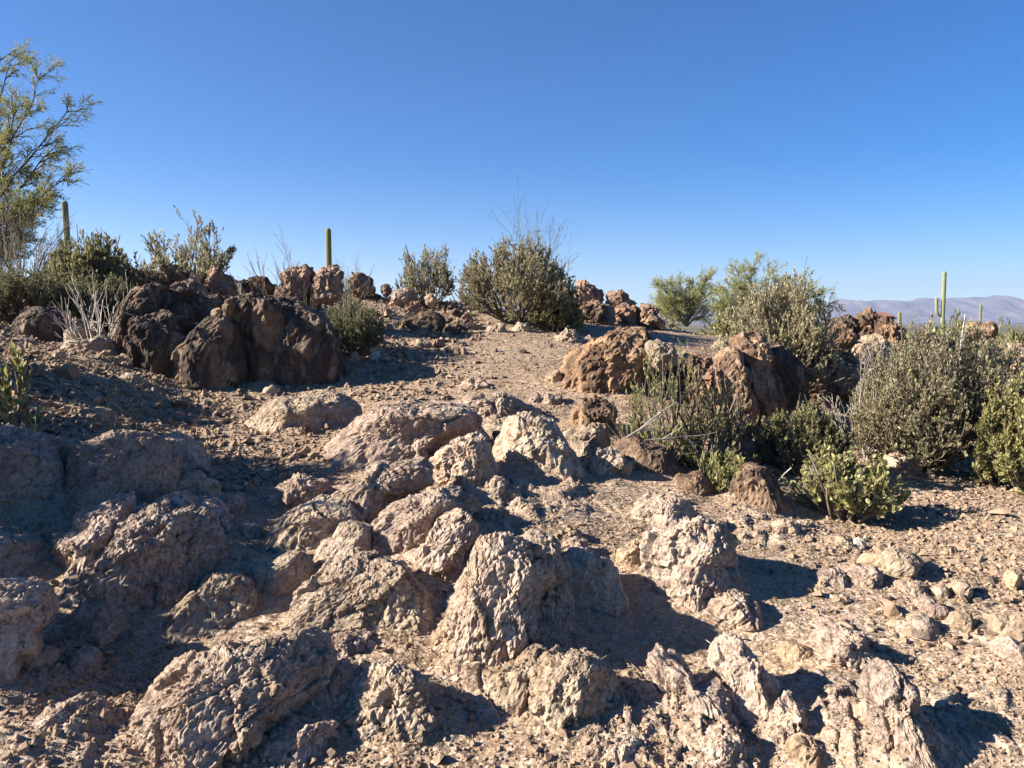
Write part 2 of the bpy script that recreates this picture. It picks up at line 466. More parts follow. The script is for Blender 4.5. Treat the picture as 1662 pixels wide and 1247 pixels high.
# ------------------------------------------------------------ ground sheet
def build_ground():
    fr = np.tan(np.linspace(math.atan(-0.78), math.atan(0.78), 640))
    ang_f = np.arctan(fr)                      # azimuth from +Y, positive right
    rest = np.linspace(ang_f[-1], ang_f[0] + 2 * math.pi, 90)[1:-1]
    ang = np.concatenate([ang_f, rest])
    rad = np.concatenate([[0.0005], np.geomspace(0.3, 2.1, 22)[:-1], np.geomspace(2.1, 17.5, 520), np.geomspace(17.5, 70000, 110)[1:]])
    A, R = np.meshgrid(ang, rad)
    X = (np.sin(A) * R).ravel(); Y = (np.cos(A) * R).ravel(); R_ = R.ravel()
    Z, bed = ground_height(X, Y, True)
    V = np.stack([X, Y, Z], 1)
    na, nr = len(ang), len(rad)
    i = np.arange(nr - 1)[:, None] * na; j = np.arange(na)[None, :]; j2 = (j + 1) % na
    Fq = np.stack([i + j, i + na + j, i + na + j2, i + j2], -1).reshape(-1, 4)[:, ::-1]
    me = mesh_from('ground', V, Fq, M['ground'], smooth=True)
    point_attr(me, 'bedrock', bed)
    g = link('ground', me, kind='structure')
    return g

MOUNDS = []
def rock_mounds():
    """soil washed up against the larger outcrops: (x, y, half width, half depth, height)"""
    for view, pts, mat, label, opt in ROCKS:
        P = np.array(px(view, pts)); W = np.ptp(P[:, 0]); Hh = np.ptp(P[:, 1])
        if W < 40 or 'Y' in opt or mat in ('dark', 'red'): continue
        t = hit(P[:, 0].mean(), P[:, 1].max() - .04 * Hh)
        if t is None: continue
        s = t / F; d = ray(P[:, 0].mean(), P[:, 1].max() - .04 * Hh)
        dep = .42 * math.sqrt(W * Hh) * s
        MOUNDS.append((d[0] * t, d[1] * t + dep * 1.1, W * s * .62, dep * 1.6, .17 * Hh * s + .005))

def ground_height(X, Y, want_bed=False):
    Z = H0(X, Y)
    if not MOUNDS: rock_mounds()
    add = np.zeros_like(Z)
    for (mx, my, a, b, h) in MOUNDS:
        m = (np.abs(X - mx) < 2.2 * a) & (np.abs(Y - my) < 2.2 * b)
        if m.any():
            q = ((X[m] - mx) / a) ** 2 + ((Y[m] - my) / b) ** 2
            add[m] = np.maximum(add[m], h * np.exp(-(q ** 1.5) * .55))
    Z = Z + add
    R_ = np.hypot(X, Y)
    P = np.stack([X, Y, np.zeros_like(X)], 1)
    near = (R_ < 26)
    Pn = P[near]
    # where bedrock pokes through: foreground, not the trail
    u = 831 + F * Pn[:, 0] / np.maximum(Pn[:, 1], 0.5); yy = Pn[:, 1]
    m = fbm(Pn * 1.1 + 5, 3, 11) - 0.22 - .2 * (u > 1250)
    trail = np.exp(-((u - 900) / 260.0) ** 2) * (yy > 7.4) * (yy < 13)
    gully = np.exp(-((u - (330 + (yy - 4) * 30)) / 90.0) ** 2) * (yy > 3.4) * (yy < 7.6)
    m = m - 0.9 * trail - 0.7 * gully
    bed = np.clip(m * 4.0, 0, 1)
    wp = Pn + 0.08 * np.stack([vnoise(Pn * 3, 40), vnoise(Pn * 3 + 9, 41), Pn[:, 2]], 1)
    # strata run away from the viewer: stretch cells along y
    fa, ca = facets(wp, 4.2, 21, (1.25, 0.7, 1)); fb, cb = facets(wp, 11, 22, (1.3, 0.75, 1))
    fade = np.clip((24 - R_[near]) / 8, 0, 1)
    fine = fbm(Pn * 7, 3, 60)
    z = bed * (0.034 * fa + 0.022 * fb - 0.01 * ca) + (0.012 + 0.012 * bed) * fine + 0.05 * fbm(Pn * 1.3, 2, 33) * (1 - 0.6 * trail) + 0.035 * bed
    Z[near] += z * fade
    far = R_ > 60
    if far.any():
        Z[far] += fbm(P[far] * 0.01, 3, 70) * np.clip((R_[far] - 60) / 200, 0, 1) * 1.5
    if want_bed:
        B = np.zeros_like(X); B[near] = bed * fade
        return Z, B
    return Z

# ------------------------------------------------------------ rocks
def sphere_grid(n):
    """cube sphere with n x n quads on each side, shared vertices merged"""
    a = np.tan(np.linspace(-math.pi / 4, math.pi / 4, n + 1))
    U, W = np.meshgrid(a, a); U = U.ravel(); W = W.ravel(); one = np.ones_like(U)
    sides = [np.stack(s, 1) for s in ((U, W, one), (-U, W, -one), (one, W, -U), (-one, W, U), (U, one, -W), (U, -one, W))]
    V = np.concatenate(sides); V /= np.linalg.norm(V, axis=1)[:, None]
    k = np.arange(n)[:, None] * (n + 1) + np.arange(n)[None, :]
    q = np.stack([k, k + 1, k + n + 2, k + n + 1], -1).reshape(-1, 4)
    Fq = np.concatenate([q + s * (n + 1) ** 2 for s in range(6)])
    key = np.round(V * 1e5).astype(np.int64); key = key[:, 0] * 4000037 + key[:, 1] * 2003 + key[:, 2]
    _, idx, inv = np.unique(key, return_index=True, return_inverse=True)
    return V[idx], inv.ravel()[Fq]
_SG = {}
def sg(n):
    if n not in _SG: _SG[n] = sphere_grid(n)
    return _SG[n]

def outline_rock(name, poly, mat, label, cat='rock', group=None, Y=None, depth=1.0, rough=1.0, cuts=9, sink=0.30, low=1.6, grow_=1.2, opt_smooth=False, lean=0.0, seed=None, crack=1.0, strat=(1.1, 1.0, 1.0), flat=False):
    poly = np.array(poly, float)
    seed = int(abs(poly.sum() * 13)) % 9973 if seed is None else seed
    rng = np.random.default_rng(seed)
    c = (poly.max(0) + poly.min(0)) / 2 * 0.4 + poly.mean(0) * 0.6
    W = poly[:, 0].max() - poly[:, 0].min(); Hh = poly[:, 1].max() - poly[:, 1].min()
    # where the foot of the outline meets the ground
    bot = poly[poly[:, 1] > poly[:, 1].max() - 0.2 * Hh].mean(0)
    if Y is None:
        t = hit(bot[0], poly[:, 1].max() - 0.04 * Hh)
        if t is None: t = 14.0
    else:
        t = Y / ray(*bot)[1]
    wr = W / 2 * t / F
    D = depth * math.sqrt(max(wr, 1e-3) * max(Hh / 2 * t / F, 1e-3))
    tc_ = t + (sink + (0.42 if mat == 'dark' else 0.62)) * D
    d = ray(*c); centre = np.array([0, 0, EYE]) + d * tc_
    if W < 60 and not opt_smooth and mat != 'red': rough = rough * 1.7; cuts += 6
    zax = -d / np.linalg.norm(d); xax = np.cross([0, 0, 1], zax); xax /= np.linalg.norm(xax); yax = np.cross(zax, xax)
    s = tc_ / F; px_small = max(W, Hh) < 62
    ang = np.arctan2(-(poly[:, 1] - c[1]), poly[:, 0] - c[0])
    rr = np.hypot(poly[:, 0] - c[0], poly[:, 1] - c[1]) * s
    o = np.argsort(ang); ang = ang[o]; rr = rr[o]
    th = np.linspace(-math.pi, math.pi, 361)
    Rt = np.interp(th, np.concatenate([ang - 2 * math.pi, ang, ang + 2 * math.pi]), np.tile(rr, 3))
    k = np.array([1, 3, 5, 6, 5, 3, 1.0]); k /= k.sum()
    Rt = np.convolve(np.concatenate([Rt[-10:-1], Rt, Rt[1:10]]), k, 'same')[9:-9]
    px = max(W, Hh) * 1024 / 1662
    n = int(np.clip(px / 2.2, 12, 78))
    V, Fq = sg(n)
    V = V.copy()
    for _ in range(cuts + (7 if mat == 'dark' else 1)):
        nn = rng.normal(size=3); nn[2] = abs(nn[2]) * 0.7; nn /= np.linalg.norm(nn)
        dd = rng.uniform(0.66, 0.90)
        ex = np.maximum(V @ nn - dd, 0)
        V -= ex[:, None] * nn * 0.85
    # big lumps so that no rock is a plain dome
    lump = fbm(V * 1.7 + seed * 0.37, 2, seed % 97)
    V = V * (1 + 0.13 * rough * lump)[:, None]
    r = np.minimum(np.hypot(V[:, 0], V[:, 1]), 1.15); theta = np.arctan2(V[:, 1], V[:, 0])
    Ro = np.interp(theta, th, Rt)
    r = np.minimum(r, 1.0) ** (0.55 if mat == 'dark' else 0.8 if mat == 'red' else 0.88) * np.maximum(r, 1.0)
    L = np.stack([r * Ro * np.cos(theta), r * Ro * np.sin(theta), V[:, 2] * D], 1) * (1.14 if mat == 'dark' else 0.89 if mat == 'red' else grow_)
    L[:, 1] = np.where(L[:, 1] < 0, L[:, 1] * low, L[:, 1])      # the rock goes on down into the ground
    if lean: L[:, 2] -= lean * L[:, 1]
    dn = np.clip(-L[:, 1] / (Hh / 2 * s), 0, 1.6)
    fl = 0.0 if (mat in ('dark', 'white') or px_small) else 0.18
    L[:, 0] *= 1 + fl * dn; L[:, 2] += fl * 1.1 * D * dn * (L[:, 2] > 0)
    Wd = L[:, :1] * xax + L[:, 1:2] * yax + L[:, 2:] * zax
    # direction to push the surface
    N = V / np.linalg.norm(V, axis=1)[:, None]
    N = N[:, :1] * xax + N[:, 1:2] * yax + N[:, 2:] * zax
    size = math.sqrt(wr * Hh / 2 * s)
    P = Wd + centre
    wob = P + 0.05 * size * np.stack([vnoise(P * 2.2 / size, 3), vnoise(P * 2.2 / size + 7, 4), vnoise(P * 2.2 / size + 3, 5)], 1)
    a, ca = facets(wob, 1.5 / size, seed, strat)
    ridge = fbm(wob * np.array([2.6, 2.0, 2.4]) / size, 4, seed % 83, .55, ridged=True)
    P = P + N * (0.030 * size * (ridge - .2))[:, None] * rough
    big_a = {'red': 1.4, 'dark': 1.5}.get(mat, 1.2)
    big_b = {'red': 1.7, 'dark': 1.5, 'orange': 1.7}.get(mat, 1.0)
    P = P + N * (0.105 * big_a * size * a - 0.035 * size * crack * ca)[:, None] * rough
    if px > 30:      # bedding: ledges that step along one dip, broken up by noise
        ph = (P @ np.array([.75, .2, -.63])) * (6.5 / max(size, .12)) + 1.6 * vnoise(P * 2.0 / size, seed % 61) + .5 * a
        saw = ph - np.floor(ph)
        keepm = np.clip(.5 + 1.4 * vnoise(P * 1.8 / size + 11, seed % 53), 0, 1)
        P = P + N * (0.038 * size * (saw - .5) * keepm)[:, None] * min(rough, 1.1)
    if px > 22:
        b, cb = facets(wob, 4.2 / size, seed + 1, strat)
        P = P + N * (0.050 * big_b * size * b - 0.018 * size * crack * cb)[:, None] * rough
    if px > 45:
        cc, ccc = facets(wob, 11 / size, seed + 2, strat)
        P = P + N * (0.028 * size * cc - .012 * size * ccc)[:, None] * rough
    if px > 100:
        cc, ccc = facets(P, 26 / size, seed + 4, strat)
        P = P + N * (0.016 * size * cc)[:, None] * rough
    P = P + N * (0.022 * size * fbm(P * 6 / size, 3, seed % 89))[:, None] * rough
    if n > 9:
        below = P[:, 2] < H0(P[:, 0], P[:, 1]) - 0.10 - 0.15 * size
        Fq = Fq[~below[Fq].all(1)]
        used = np.unique(Fq); mp = np.full(len(P), -1); mp[used] = np.arange(len(used)); P = P[used]; Fq = mp[Fq]
    loc = centre
    me = mesh_from(name, P - loc, Fq, M[mat], smooth=False)
    me.polygons.foreach_set('use_smooth', np.full(len(Fq), False))
    return link(name, me, loc=loc, label=label, category=cat, group=group)

ZOOM = {'a': (420, 620, 780 / 1551), 'l': (0, 620, 560 / 1114), 'r': (1150, 620, 512 / 1018), 'm': (860, 380, 440 / 1372),
        'd': (0, 320, 560 / 1662), 't': (380, 320, 580 / 1662), 'f': (1150, 380, 512 / 1662), 'b': (980, 540, 500 / 1662)}
def px(view, pts):
    x0, y0, s = ZOOM[view]
    return [(x0 + x * s, y0 + y * s) for x, y in pts]

# view, outline, material, label, options
ROCKS = [
 # centre foreground
 ('a', [(230,250),(300,170),(400,110),(520,75),(620,75),(680,110),(690,150),(600,190),(540,210),(500,260),(420,285),(300,290)], 'mauve', 'long low pinkish bedrock hump at the foot of the sandy trail', dict(depth=1.0, rough=.7)),
 ('a', [(655,80),(740,55),(850,75),(905,100),(840,120),(760,135),(690,140)], 'pale', 'flat topped ledge of rock at the trail edge, just right of the long low hump', dict(rough=1.2)),
 ('a', [(735,150),(790,120),(835,150),(805,195),(750,185)], 'grey', 'small knob of rock wedged behind the broad grey dome', dict()),
 ('a', [(785,190),(850,130),(910,115),(960,150),(1000,210),(1030,270),(1010,330),(900,325),(820,300),(775,250)], 'grey', 'broad grey rock dome below the trail ledge with its right side in shade', dict()),
 ('a', [(545,250),(620,210),(700,190),(745,215),(760,260),(745,330),(690,378),(640,365),(600,320),(565,290)], 'pale', 'steep faced grey pink rock with a yellow lichen spot on its left edge', dict(rough=1.2)),
 ('a', [(580,180),(640,145),(700,145),(730,190),(660,205),(600,235),(505,260),(525,220)], 'pale', 'wedge of rock squeezed between the long hump and the steep faced rock', dict()),
 ('a', [(240,370),(330,320),(420,280),(510,265),(540,300),(525,340),(450,370),(400,420),(380,470),(330,445),(285,405)], 'mauve', 'rounded mauve boulder with a shadowed right edge, left of the steep faced rock', dict(depth=.9)),
 ('a', [(55,362),(110,320),(160,305),(205,328),(212,362),(150,392),(90,402)], 'pale', 'knobbly pale rock lit against the shaded gully', dict(rough=1.6)),
 ('a', [(40,505),(70,455),(160,390),(230,392),(300,435),(315,470),(230,515),(150,555),(60,545)], 'grey', 'smooth grey brown boulder with leaf shadows at the edge of the shaded gully', dict(rough=.7)),
 ('a', [(188,550),(240,500),(310,450),(355,480),(352,530),(290,575),(225,592)], 'grey', 'small oblong boulder striped by shadow in front of the smooth grey brown boulder', dict(rough=.6)),
 ('a', [(385,480),(440,410),(520,360),(600,350),(670,380),(705,420),(690,465),(600,460),(560,510),(540,555),(480,565),(395,535)], 'mauve', 'large mauve dome in the middle of the outcrop, above the tall bright dome', dict()),
 ('a', [(480,590),(540,520),(590,450),(660,445),(705,480),(660,550),(625,605),(590,655),(535,645)], 'pale', 'craggy pale flank of rock running down from the large mauve dome', dict(rough=1.4)),
 ('a', [(733,355),(768,308),(800,328),(797,390),(762,408),(735,392)], 'grey', 'small upright block of rock casting a long shadow on the dirt', dict(rough=.7)),
 ('a', [(795,335),(835,348),(848,380),(825,405),(790,398)], 'grey', 'stub of rock leaning on the right of the small upright block', dict(rough=.7)),
 ('a', [(610,780),(625,680),(665,590),(705,530),(780,475),(855,485),(895,530),(905,640),(890,740),(880,830),(840,870),(790,910),(740,945),(675,905),(635,850)], 'pale', 'tall bright dome of fractured pale pink rock in the centre foreground', dict(depth=1.0, rough=1.0, strat=(1.5, 1.1, .7))),
 ('a', [(870,500),(905,485),(950,510),(975,570),(990,650),(995,730),(950,790),(900,850),(870,800),(875,640)], 'grey', 'dark fluted buttress on the shaded right side of the tall bright dome', dict(rough=1.1, sink=.6)),
 ('a', [(925,500),(965,478),(1000,478),(1035,500),(1010,530),(950,530)], 'ochre', 'small ochre knob behind the tall bright dome', dict(rough=1.2)),
 ('a', [(965,545),(1000,520),(1045,520),(1065,555),(1040,575),(985,570)], 'mauve', 'pinkish knob of rock standing in the shadow right of the tall bright dome', dict(rough=1.3)),
 ('a', [(940,600),(1010,560),(1090,580),(1160,640),(1170,700),(1100,740),(1000,740),(950,690)], 'grey', 'low shaded swell of rock on the right of the dark fluted buttress', dict(rough=.8, depth=1.0, sink=.2)),
 ('a', [(110,765),(150,680),(210,620),(290,575),(350,573),(430,600),(500,650),(545,700),(540,765),(500,840),(450,872),(380,855),(330,805),(250,795),(170,785)], 'grey', 'wide rounded grey dome left of the tall bright dome', dict(depth=1.0, rough=.8)),
 ('a', [(60,880),(140,835),(230,815),(330,835),(400,875),(470,920),(400,935),(300,945),(220,965),(190,930),(120,910)], 'mauve', 'rough broken shelf of rock below the wide rounded grey dome', dict(rough=1.3)),
 ('l', [(495,1095),(510,1010),(560,935),(680,888),(800,875),(900,875),(985,900),(1045,950),(1010,1015),(940,1065),(880,1095),(800,1135),(720,1180),(640,1240),(555,1262),(515,1190)], 'pale', 'big pale whaleback of rock in the lower left, lit against the shade', dict(depth=1.0, rough=.9)),
 ('a', [(275,1065),(320,980),(380,945),(460,945),(540,985),(575,1050),(585,1110),(500,1155),(430,1185),(360,1155),(295,1115)], 'grey', 'knobbly grey rock low in the frame, between the whaleback and the ochre foot', dict(rough=1.3)),
 ('a', [(0,1190),(80,1120),(180,1110),(260,1150),(270,1220),(200,1262),(30,1262)], 'mauve', 'coarse lump of rock cut by the lower edge, right of the whaleback', dict(rough=1.3)),
 ('a', [(760,970),(830,905),(900,870),(955,900),(920,955),(880,1015),(830,1070),(775,1030)], 'ochre', 'ochre foot of rock below the tall bright dome', dict(rough=1.2, sink=.15)),
 ('a', [(735,1020),(765,1000),(785,1020),(780,1060),(750,1070)], 'ochre', 'small tan stone set against the ochre foot', dict(rough=.8)),
 ('a', [(875,1025),(915,940),(980,897),(1060,888),(1130,910),(1142,965),(1165,1045),(1120,1085),(1050,1085),(980,1105),(935,1155),(900,1115)], 'ochre', 'blocky ochre rock with a flat broken front face, low centre', dict(rough=1.1, cuts=14)),
 ('a', [(1038,1240),(1060,1180),(1110,1150),(1180,1150),(1225,1190),(1210,1250),(1120,1262)], 'pale', 'low crumbly rock at the lower edge below the blocky ochre rock', dict(rough=1.4)),
 ('a', [(1203,480),(1230,410),(1290,378),(1350,383),(1395,430),(1395,462),(1320,472),(1260,492)], 'pale', 'pale cap of rock standing at the back of the right hand boulder', dict()),
 ('a', [(1240,500),(1320,465),(1400,465),(1475,470),(1505,510),(1530,590),(1548,650),(1500,682),(1450,735),(1400,725),(1340,705),(1280,665),(1255,600)], 'pale', 'angular right hand boulder casting a wide round shadow to its right', dict(rough=1.2, cuts=14)),
 ('a', [(1148,570),(1190,530),(1245,518),(1255,580),(1215,612),(1160,595)], 'ochre', 'small angular block leaning on the left of the right hand boulder', dict(rough=.8)),
 ('a', [(1440,480),(1475,462),(1505,490),(1515,560),(1490,610),(1450,560)], 'ochre', 'rusty shoulder on the right side of the right hand boulder', dict(sink=-.1, Y=3.82)),
 ('r', [(5,905),(30,860),(70,850),(125,870),(175,930),(215,1000),(232,1060),(190,1085),(130,1095),(80,1035),(35,970)], 'pale', 'pale spine of rock slanting down the lower right', dict(depth=.8, rough=1.1)),
 ('r', [(208,1095),(250,1035),(290,1055),(312,1110),(285,1155),(230,1170)], 'pale', 'chipped block at the lower end of the pale spine', dict(rough=1.1)),
 ('r', [(315,1110),(335,1085),(358,1105),(355,1140),(325,1145)], 'pale', 'small pale stone beside the lower end of the pale spine', dict(rough=.8)),
 ('a', [(1270,905),(1335,890),(1400,955),(1470,1000),(1540,1060),(1545,1135),(1460,1120),(1380,1115),(1320,1055),(1275,975)], 'mauve', 'broken ridge of rock parallel to the pale spine, on its left', dict(rough=1.4)),
 ('r', [(-20,1160),(40,1130),(95,1160),(100,1230),(20,1262)], 'pale', 'jagged stub of rock at the lower edge below the broken ridge', dict(rough=1.4)),
 ('r', [(265,1170),(320,1155),(370,1190),(380,1250),(300,1262)], 'ochre', 'tan stone at the lower edge below the chipped block', dict(rough=1.0)),
 ('r', [(520,945),(570,935),(620,985),(660,1060),(700,1130),(730,1262),(620,1262),(580,1170),(550,1070),(500,990)], 'mauve', 'long low rib of rock with a dark scalloped shadow, lower right', dict(rough=1.2, depth=.7, sink=.1)),
 ('r', [(350,850),(400,790),(450,805),(500,860),(560,905),(525,940),(440,905),(370,885)], 'mauve', 'crumbling low ridge above the long low rib', dict(rough=1.4)),
 ('r', [(0,740),(50,690),(110,685),(155,710),(150,760),(90,790),(20,780)], 'pale', 'low gravelly knob just below the right hand boulder', dict(rough=1.4)),
 # rubble slope on the right
 ('r', [(495,590),(560,560),(620,543),(672,570),(665,610),(600,635),(535,605)], 'lichen', 'large angular slab with a rust streak lying across the rubble slope', dict(rough=.7, cuts=16)),
 ('r', [(345,655),(400,608),(440,630),(450,670),(400,688)], 'mauve', 'purplish flat faced block left of the slab with the rust streak', dict(rough=.8, cuts=14)),
 ('r', [(440,640),(490,600),(545,610),(548,650),(500,680),(450,670)], 'mauve', 'leaning purplish plate in front of the slab with the rust streak', dict(rough=.8, cuts=14)),
 ('r', [(590,665),(640,652),(690,665),(700,695),(630,695)], 'mauve', 'flat plate of stone edging the dark hollow in the rubble', dict(rough=.5, cuts=14)),
 ('r', [(720,670),(740,655),(772,690),(740,692)], 'pale', 'small pointed stone beside the flat plate at the dark hollow', dict(rough=.5)),
 ('r', [(670,720),(740,715),(780,750),(760,775),(700,750)], 'mauve', 'purplish plate lying below the dark hollow in the rubble', dict(rough=.5, cuts=14)),
 ('r', [(650,765),(700,760),(740,800),(720,825),(670,800)], 'grey', 'grey splinter of stone at the foot of the rubble slope', dict(rough=.5)),
 ('r', [(775,770),(815,745),(855,770),(850,805),(800,810)], 'lichen', 'rounded tan stone in the middle of the rubble slope', dict(rough=.6)),
 ('r', [(790,650),(815,640),(845,665),(840,695),(815,690)], 'grey', 'curved grey stone at the right end of the dark hollow', dict(rough=.5)),
 ('r', [(905,815),(970,760),(1010,742),(1040,760),(1040,850),(960,862)], 'lichen', 'pointed yellow lichened block at the right edge of the rubble slope', dict(rough=.9, cuts=14)),
 ('r', [(920,860),(1000,850),(1040,880),(1040,930),(950,900)], 'mauve', 'pinkish plate lying under the pointed yellow block', dict(rough=.5)),
 ('r', [(955,625),(985,610),(1005,640),(990,655)], 'ochre', 'small tan stone on the gravel right of the bush shadow', dict(rough=.5)),
 ('r', [(380,525),(410,500),(455,512),(460,545),(410,550)], 'ochre', 'orange tan stone under the round leafed bush', dict(rough=.8)),
 ('r', [(460,525),(485,505),(505,530),(485,548)], 'white', 'cream stone beside the orange tan stone under the round leafed bush', dict(rough=.5)),
 ('r', [(228,870),(260,852),(310,858),(342,885),(330,912),(280,912),(238,895)], 'ochre', 'smooth tan cobble lying on the gravel at the lower right', dict(rough=.4, cuts=5, sink=.4)),
 ('r', [(80,570-200),(110,280),(170,285),(215,330),(225,420),(160,435),(95,425)], 'orange', 'brown boulder dappled by leaf shadow at the foot of the leafy bushes', dict(rough=.9)),
 ('r', [(200,455),(250,450),(300,490),(290,520),(230,490)], 'ochre', 'orange tan slab at the foot of the round leafed bush', dict(rough=.6)),
 ('r', [(580,245),(620,225),(660,250),(665,295),(600,300),(580,275)], 'pale', 'pale boulder under the large bush at the right', dict(rough=.9)),
 # middle right
 ('a', [(1163,215),(1200,192),(1260,188),(1305,210),(1328,260),(1295,312),(1225,315),(1175,280)], 'orange', 'round brown boulder under the tip of the straggly jojoba', dict(rough=.6, cuts=6)),
 ('a', [(1068,275),(1110,220),(1160,228),(1185,290),(1165,335),(1095,325)], 'grey', 'fluted brown rock on the left of the round brown boulder', dict(rough=1.1)),
 ('a', [(1005,130),(1030,80),(1110,63),(1150,92),(1125,130),(1105,160),(1020,170)], 'orange', 'rough topped rock below the orange dome beside the path', dict(rough=1.2)),
 ('a', [(1000,180),(1060,150),(1115,150),(1125,190),(1080,235),(1050,252),(1020,215)], 'grey', 'narrow rock in front of the rough topped rock', dict(rough=1.2)),
 ('a', [(1338,345),(1380,298),(1435,308),(1462,350),(1432,385),(1365,372)], 'orange', 'brown conical rock at the foot of the straggly jojoba', dict(rough=.9)),
 ('a', [(1335,395),(1365,385),(1400,400),(1390,415),(1350,412)], 'ochre', 'flat tan flake lying below the brown conical rock', dict(rough=.4)),
 ('m', [(148,745),(178,650),(260,580),(370,530),(470,515),(560,530),(600,600),(580,720),(520,810),(440,850),(400,835),(300,820),(200,800)], 'orange', 'smooth orange brown dome beside the trail', dict(depth=1.0, rough=.8)),
 ('m', [(83,762),(110,708),(145,698),(150,770),(115,792)], 'ochre', 'small tan fin of rock on the left of the orange brown dome', dict(rough=.8)),
 ('m', [(540,600),(600,545),(680,555),(740,600),(760,680),(700,800),(600,830),(540,740)], 'red', 'rough lichened knob of rock behind the straggly jojoba', dict(rough=1.4, sink=.7)),
 ('m', [(740,640),(800,585),(880,610),(950,690),(990,800),(1000,880),(900,920),(800,880),(750,760)], 'red', 'craggy red brown rock between the jojoba and the slanted slab', dict(rough=1.5, sink=.6)),
 ('m', [(880,900),(980,860),(1080,920),(1150,1020),(1170,1130),(1120,1190),(1000,1200),(900,1120),(860,1000)], 'red', 'dark red brown boulder shaded by the leafy bushes', dict(rough=1.2)),
 ('m', [(955,650),(1000,600),(1060,600),(1080,660),(1110,760),(1150,850),(1090,900),(1020,820),(970,730)], 'orange', 'narrow slanted rock rib left of the big slanted slab', dict(rough=.9, Y=7.2)),
 ('m', [(1030,570),(1090,540),(1165,532),(1205,590),(1230,700),(1270,820),(1250,880),(1190,860),(1130,740),(1070,650)], 'orange', 'big slanted slab of orange brown rock lit on its left face', dict(rough=.8, cuts=12, Y=7.4)),
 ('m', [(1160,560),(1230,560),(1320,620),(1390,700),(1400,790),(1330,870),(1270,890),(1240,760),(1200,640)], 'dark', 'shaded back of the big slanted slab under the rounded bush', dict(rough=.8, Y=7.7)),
 ('m', [(925,570),(950,545),(1000,550),(1010,580),(960,590)], 'grey', 'stone on the rim above the slanted slab', dict(rough=1.0)),
 ('m', [(60,860),(110,815),(160,820),(150,850),(90,870)], 'mauve', 'low dark stone on the sand left of the orange brown dome', dict(rough=1.0)),
 ('m', [(0,840),(20,812),(55,815),(45,850),(10,860)], 'mauve', 'small dark stone at the trail edge above the grey dome', dict(rough=.8)),
 ('m', [(118,550),(150,520),(205,503),(245,520),(300,548),(240,562),(150,560)], 'grey', 'low pale outcrop in the middle of the trail', dict(rough=1.4)),
 ('m', [(600,560),(640,545),(690,550),(735,590),(740,640),(680,650),(620,620)], 'lichen', 'yellow lichened rock top behind the straggly jojoba', dict(rough=1.1, Y=7.1)),
 # left side, shaded foreground
 ('l', [(-40,200),(60,155),(130,178),(190,240),(205,330),(190,400),(100,435),(-40,430)], 'mauve', 'shaded boulder at the left edge below the gravel bank', dict(rough=.8)),
 ('l', [(210,340),(245,240),(320,200),(420,188),(500,208),(540,270),(542,350),(475,392),(380,385),(300,410),(215,440)], 'mauve', 'large smooth faced shaded boulder below the gravel bank', dict(rough=.6, cuts=12)),
 ('l', [(495,212),(540,180),(590,178),(640,212),(662,262),(620,302),(560,292),(525,245)], 'pale', 'boulder with one flat sunlit face at the head of the shaded gully', dict(rough=.8, cuts=12)),
 ('l', [(545,335),(590,300),(650,308),(692,360),(702,405),(620,395),(558,372)], 'mauve', 'shaded stone under the boulder with the flat sunlit face', dict(rough=.8)),
 ('l', [(415,425),(520,398),(640,388),(712,408),(748,460),(742,510),(690,535),(640,500),(540,480),(430,465)], 'mauve', 'flat backed boulder behind the big dappled boulder', dict(rough=.7)),
 ('l', [(305,645),(328,560),(368,500),(450,448),(540,458),(620,478),(682,520),(692,590),(645,655),(560,712),(470,768),(400,752),(330,705)], 'mauve', 'big dappled boulder catching broken sunlight, left foreground', dict(rough=1.1, cuts=12)),
 ('l', [(205,535),(250,470),(320,418),(405,395),(420,450),(380,500),(335,560),(300,620),(280,685),(210,705),(188,640),(225,575)], 'mauve', 'cracked boulder joined to the left side of the big dappled boulder', dict(rough=1.1, cuts=12)),
 ('l', [(245,790),(275,720),(350,718),(425,762),(405,812),(320,842),(258,825)], 'mauve', 'shaded stone tucked under the big dappled boulder', dict(rough=.7)),
 ('l', [(-60,470),(0,478),(60,508),(140,568),(155,632),(100,665),(-60,655)], 'mauve', 'upper of the two shaded boulders stacked at the left edge', dict(rough=.7)),
 ('l', [(-60,650),(100,650),(160,690),(175,750),(115,815),(62,885),(32,975),(-60,1010)], 'mauve', 'lower of the two shaded boulders stacked at the left edge', dict(rough=.7, cuts=12)),
 ('l', [(525,770),(575,715),(640,670),(730,635),(800,655),(842,730),(832,775),(760,815),(690,800),(600,810)], 'grey', 'cracked boulder half in sun and half in shade, left of centre', dict(rough=.9, cuts=12)),
 ('l', [(815,605),(880,570),(980,580),(1015,620),(965,672),(880,682),(820,650)], 'grey', 'low shaded stone beside the gully gravel', dict(rough=.6)),
 ('l', [(222,925),(248,870),(300,875),(315,930),(282,975),(240,975)], 'mauve', 'small rounded stone in deep shade, lower left', dict(rough=.5)),
 ('l', [(108,1115),(155,1062),(240,1038),(300,1065),(342,1130),(348,1185),(260,1205),(180,1195),(118,1165)], 'pale', 'sunlit low rock in the bottom left corner', dict(rough=1.0)),
 ('l', [(0,1262),(10,1215),(60,1212),(95,1240),(90,1262)], 'grey', 'small flat stone in the very corner at lower left', dict(rough=.6)),
 ('l', [(722,385),(760,372),(790,395),(780,430),(735,432)], 'ochre', 'small brown stone in the shaded gully', dict(rough=.6)),
 ('l', [(775,480),(810,458),(850,475),(848,510),(795,515)], 'mauve', 'half buried rounded stone in the shaded gully', dict(rough=.5)),
 ('l', [(805,160),(850,100),(950,58),(1060,58),(1120,90),(1130,150),(1050,185),(940,195),(850,190)], 'grey', 'smooth worn hump of rock below the dark boulders', dict(depth=1.1, rough=.6, sink=.25)),
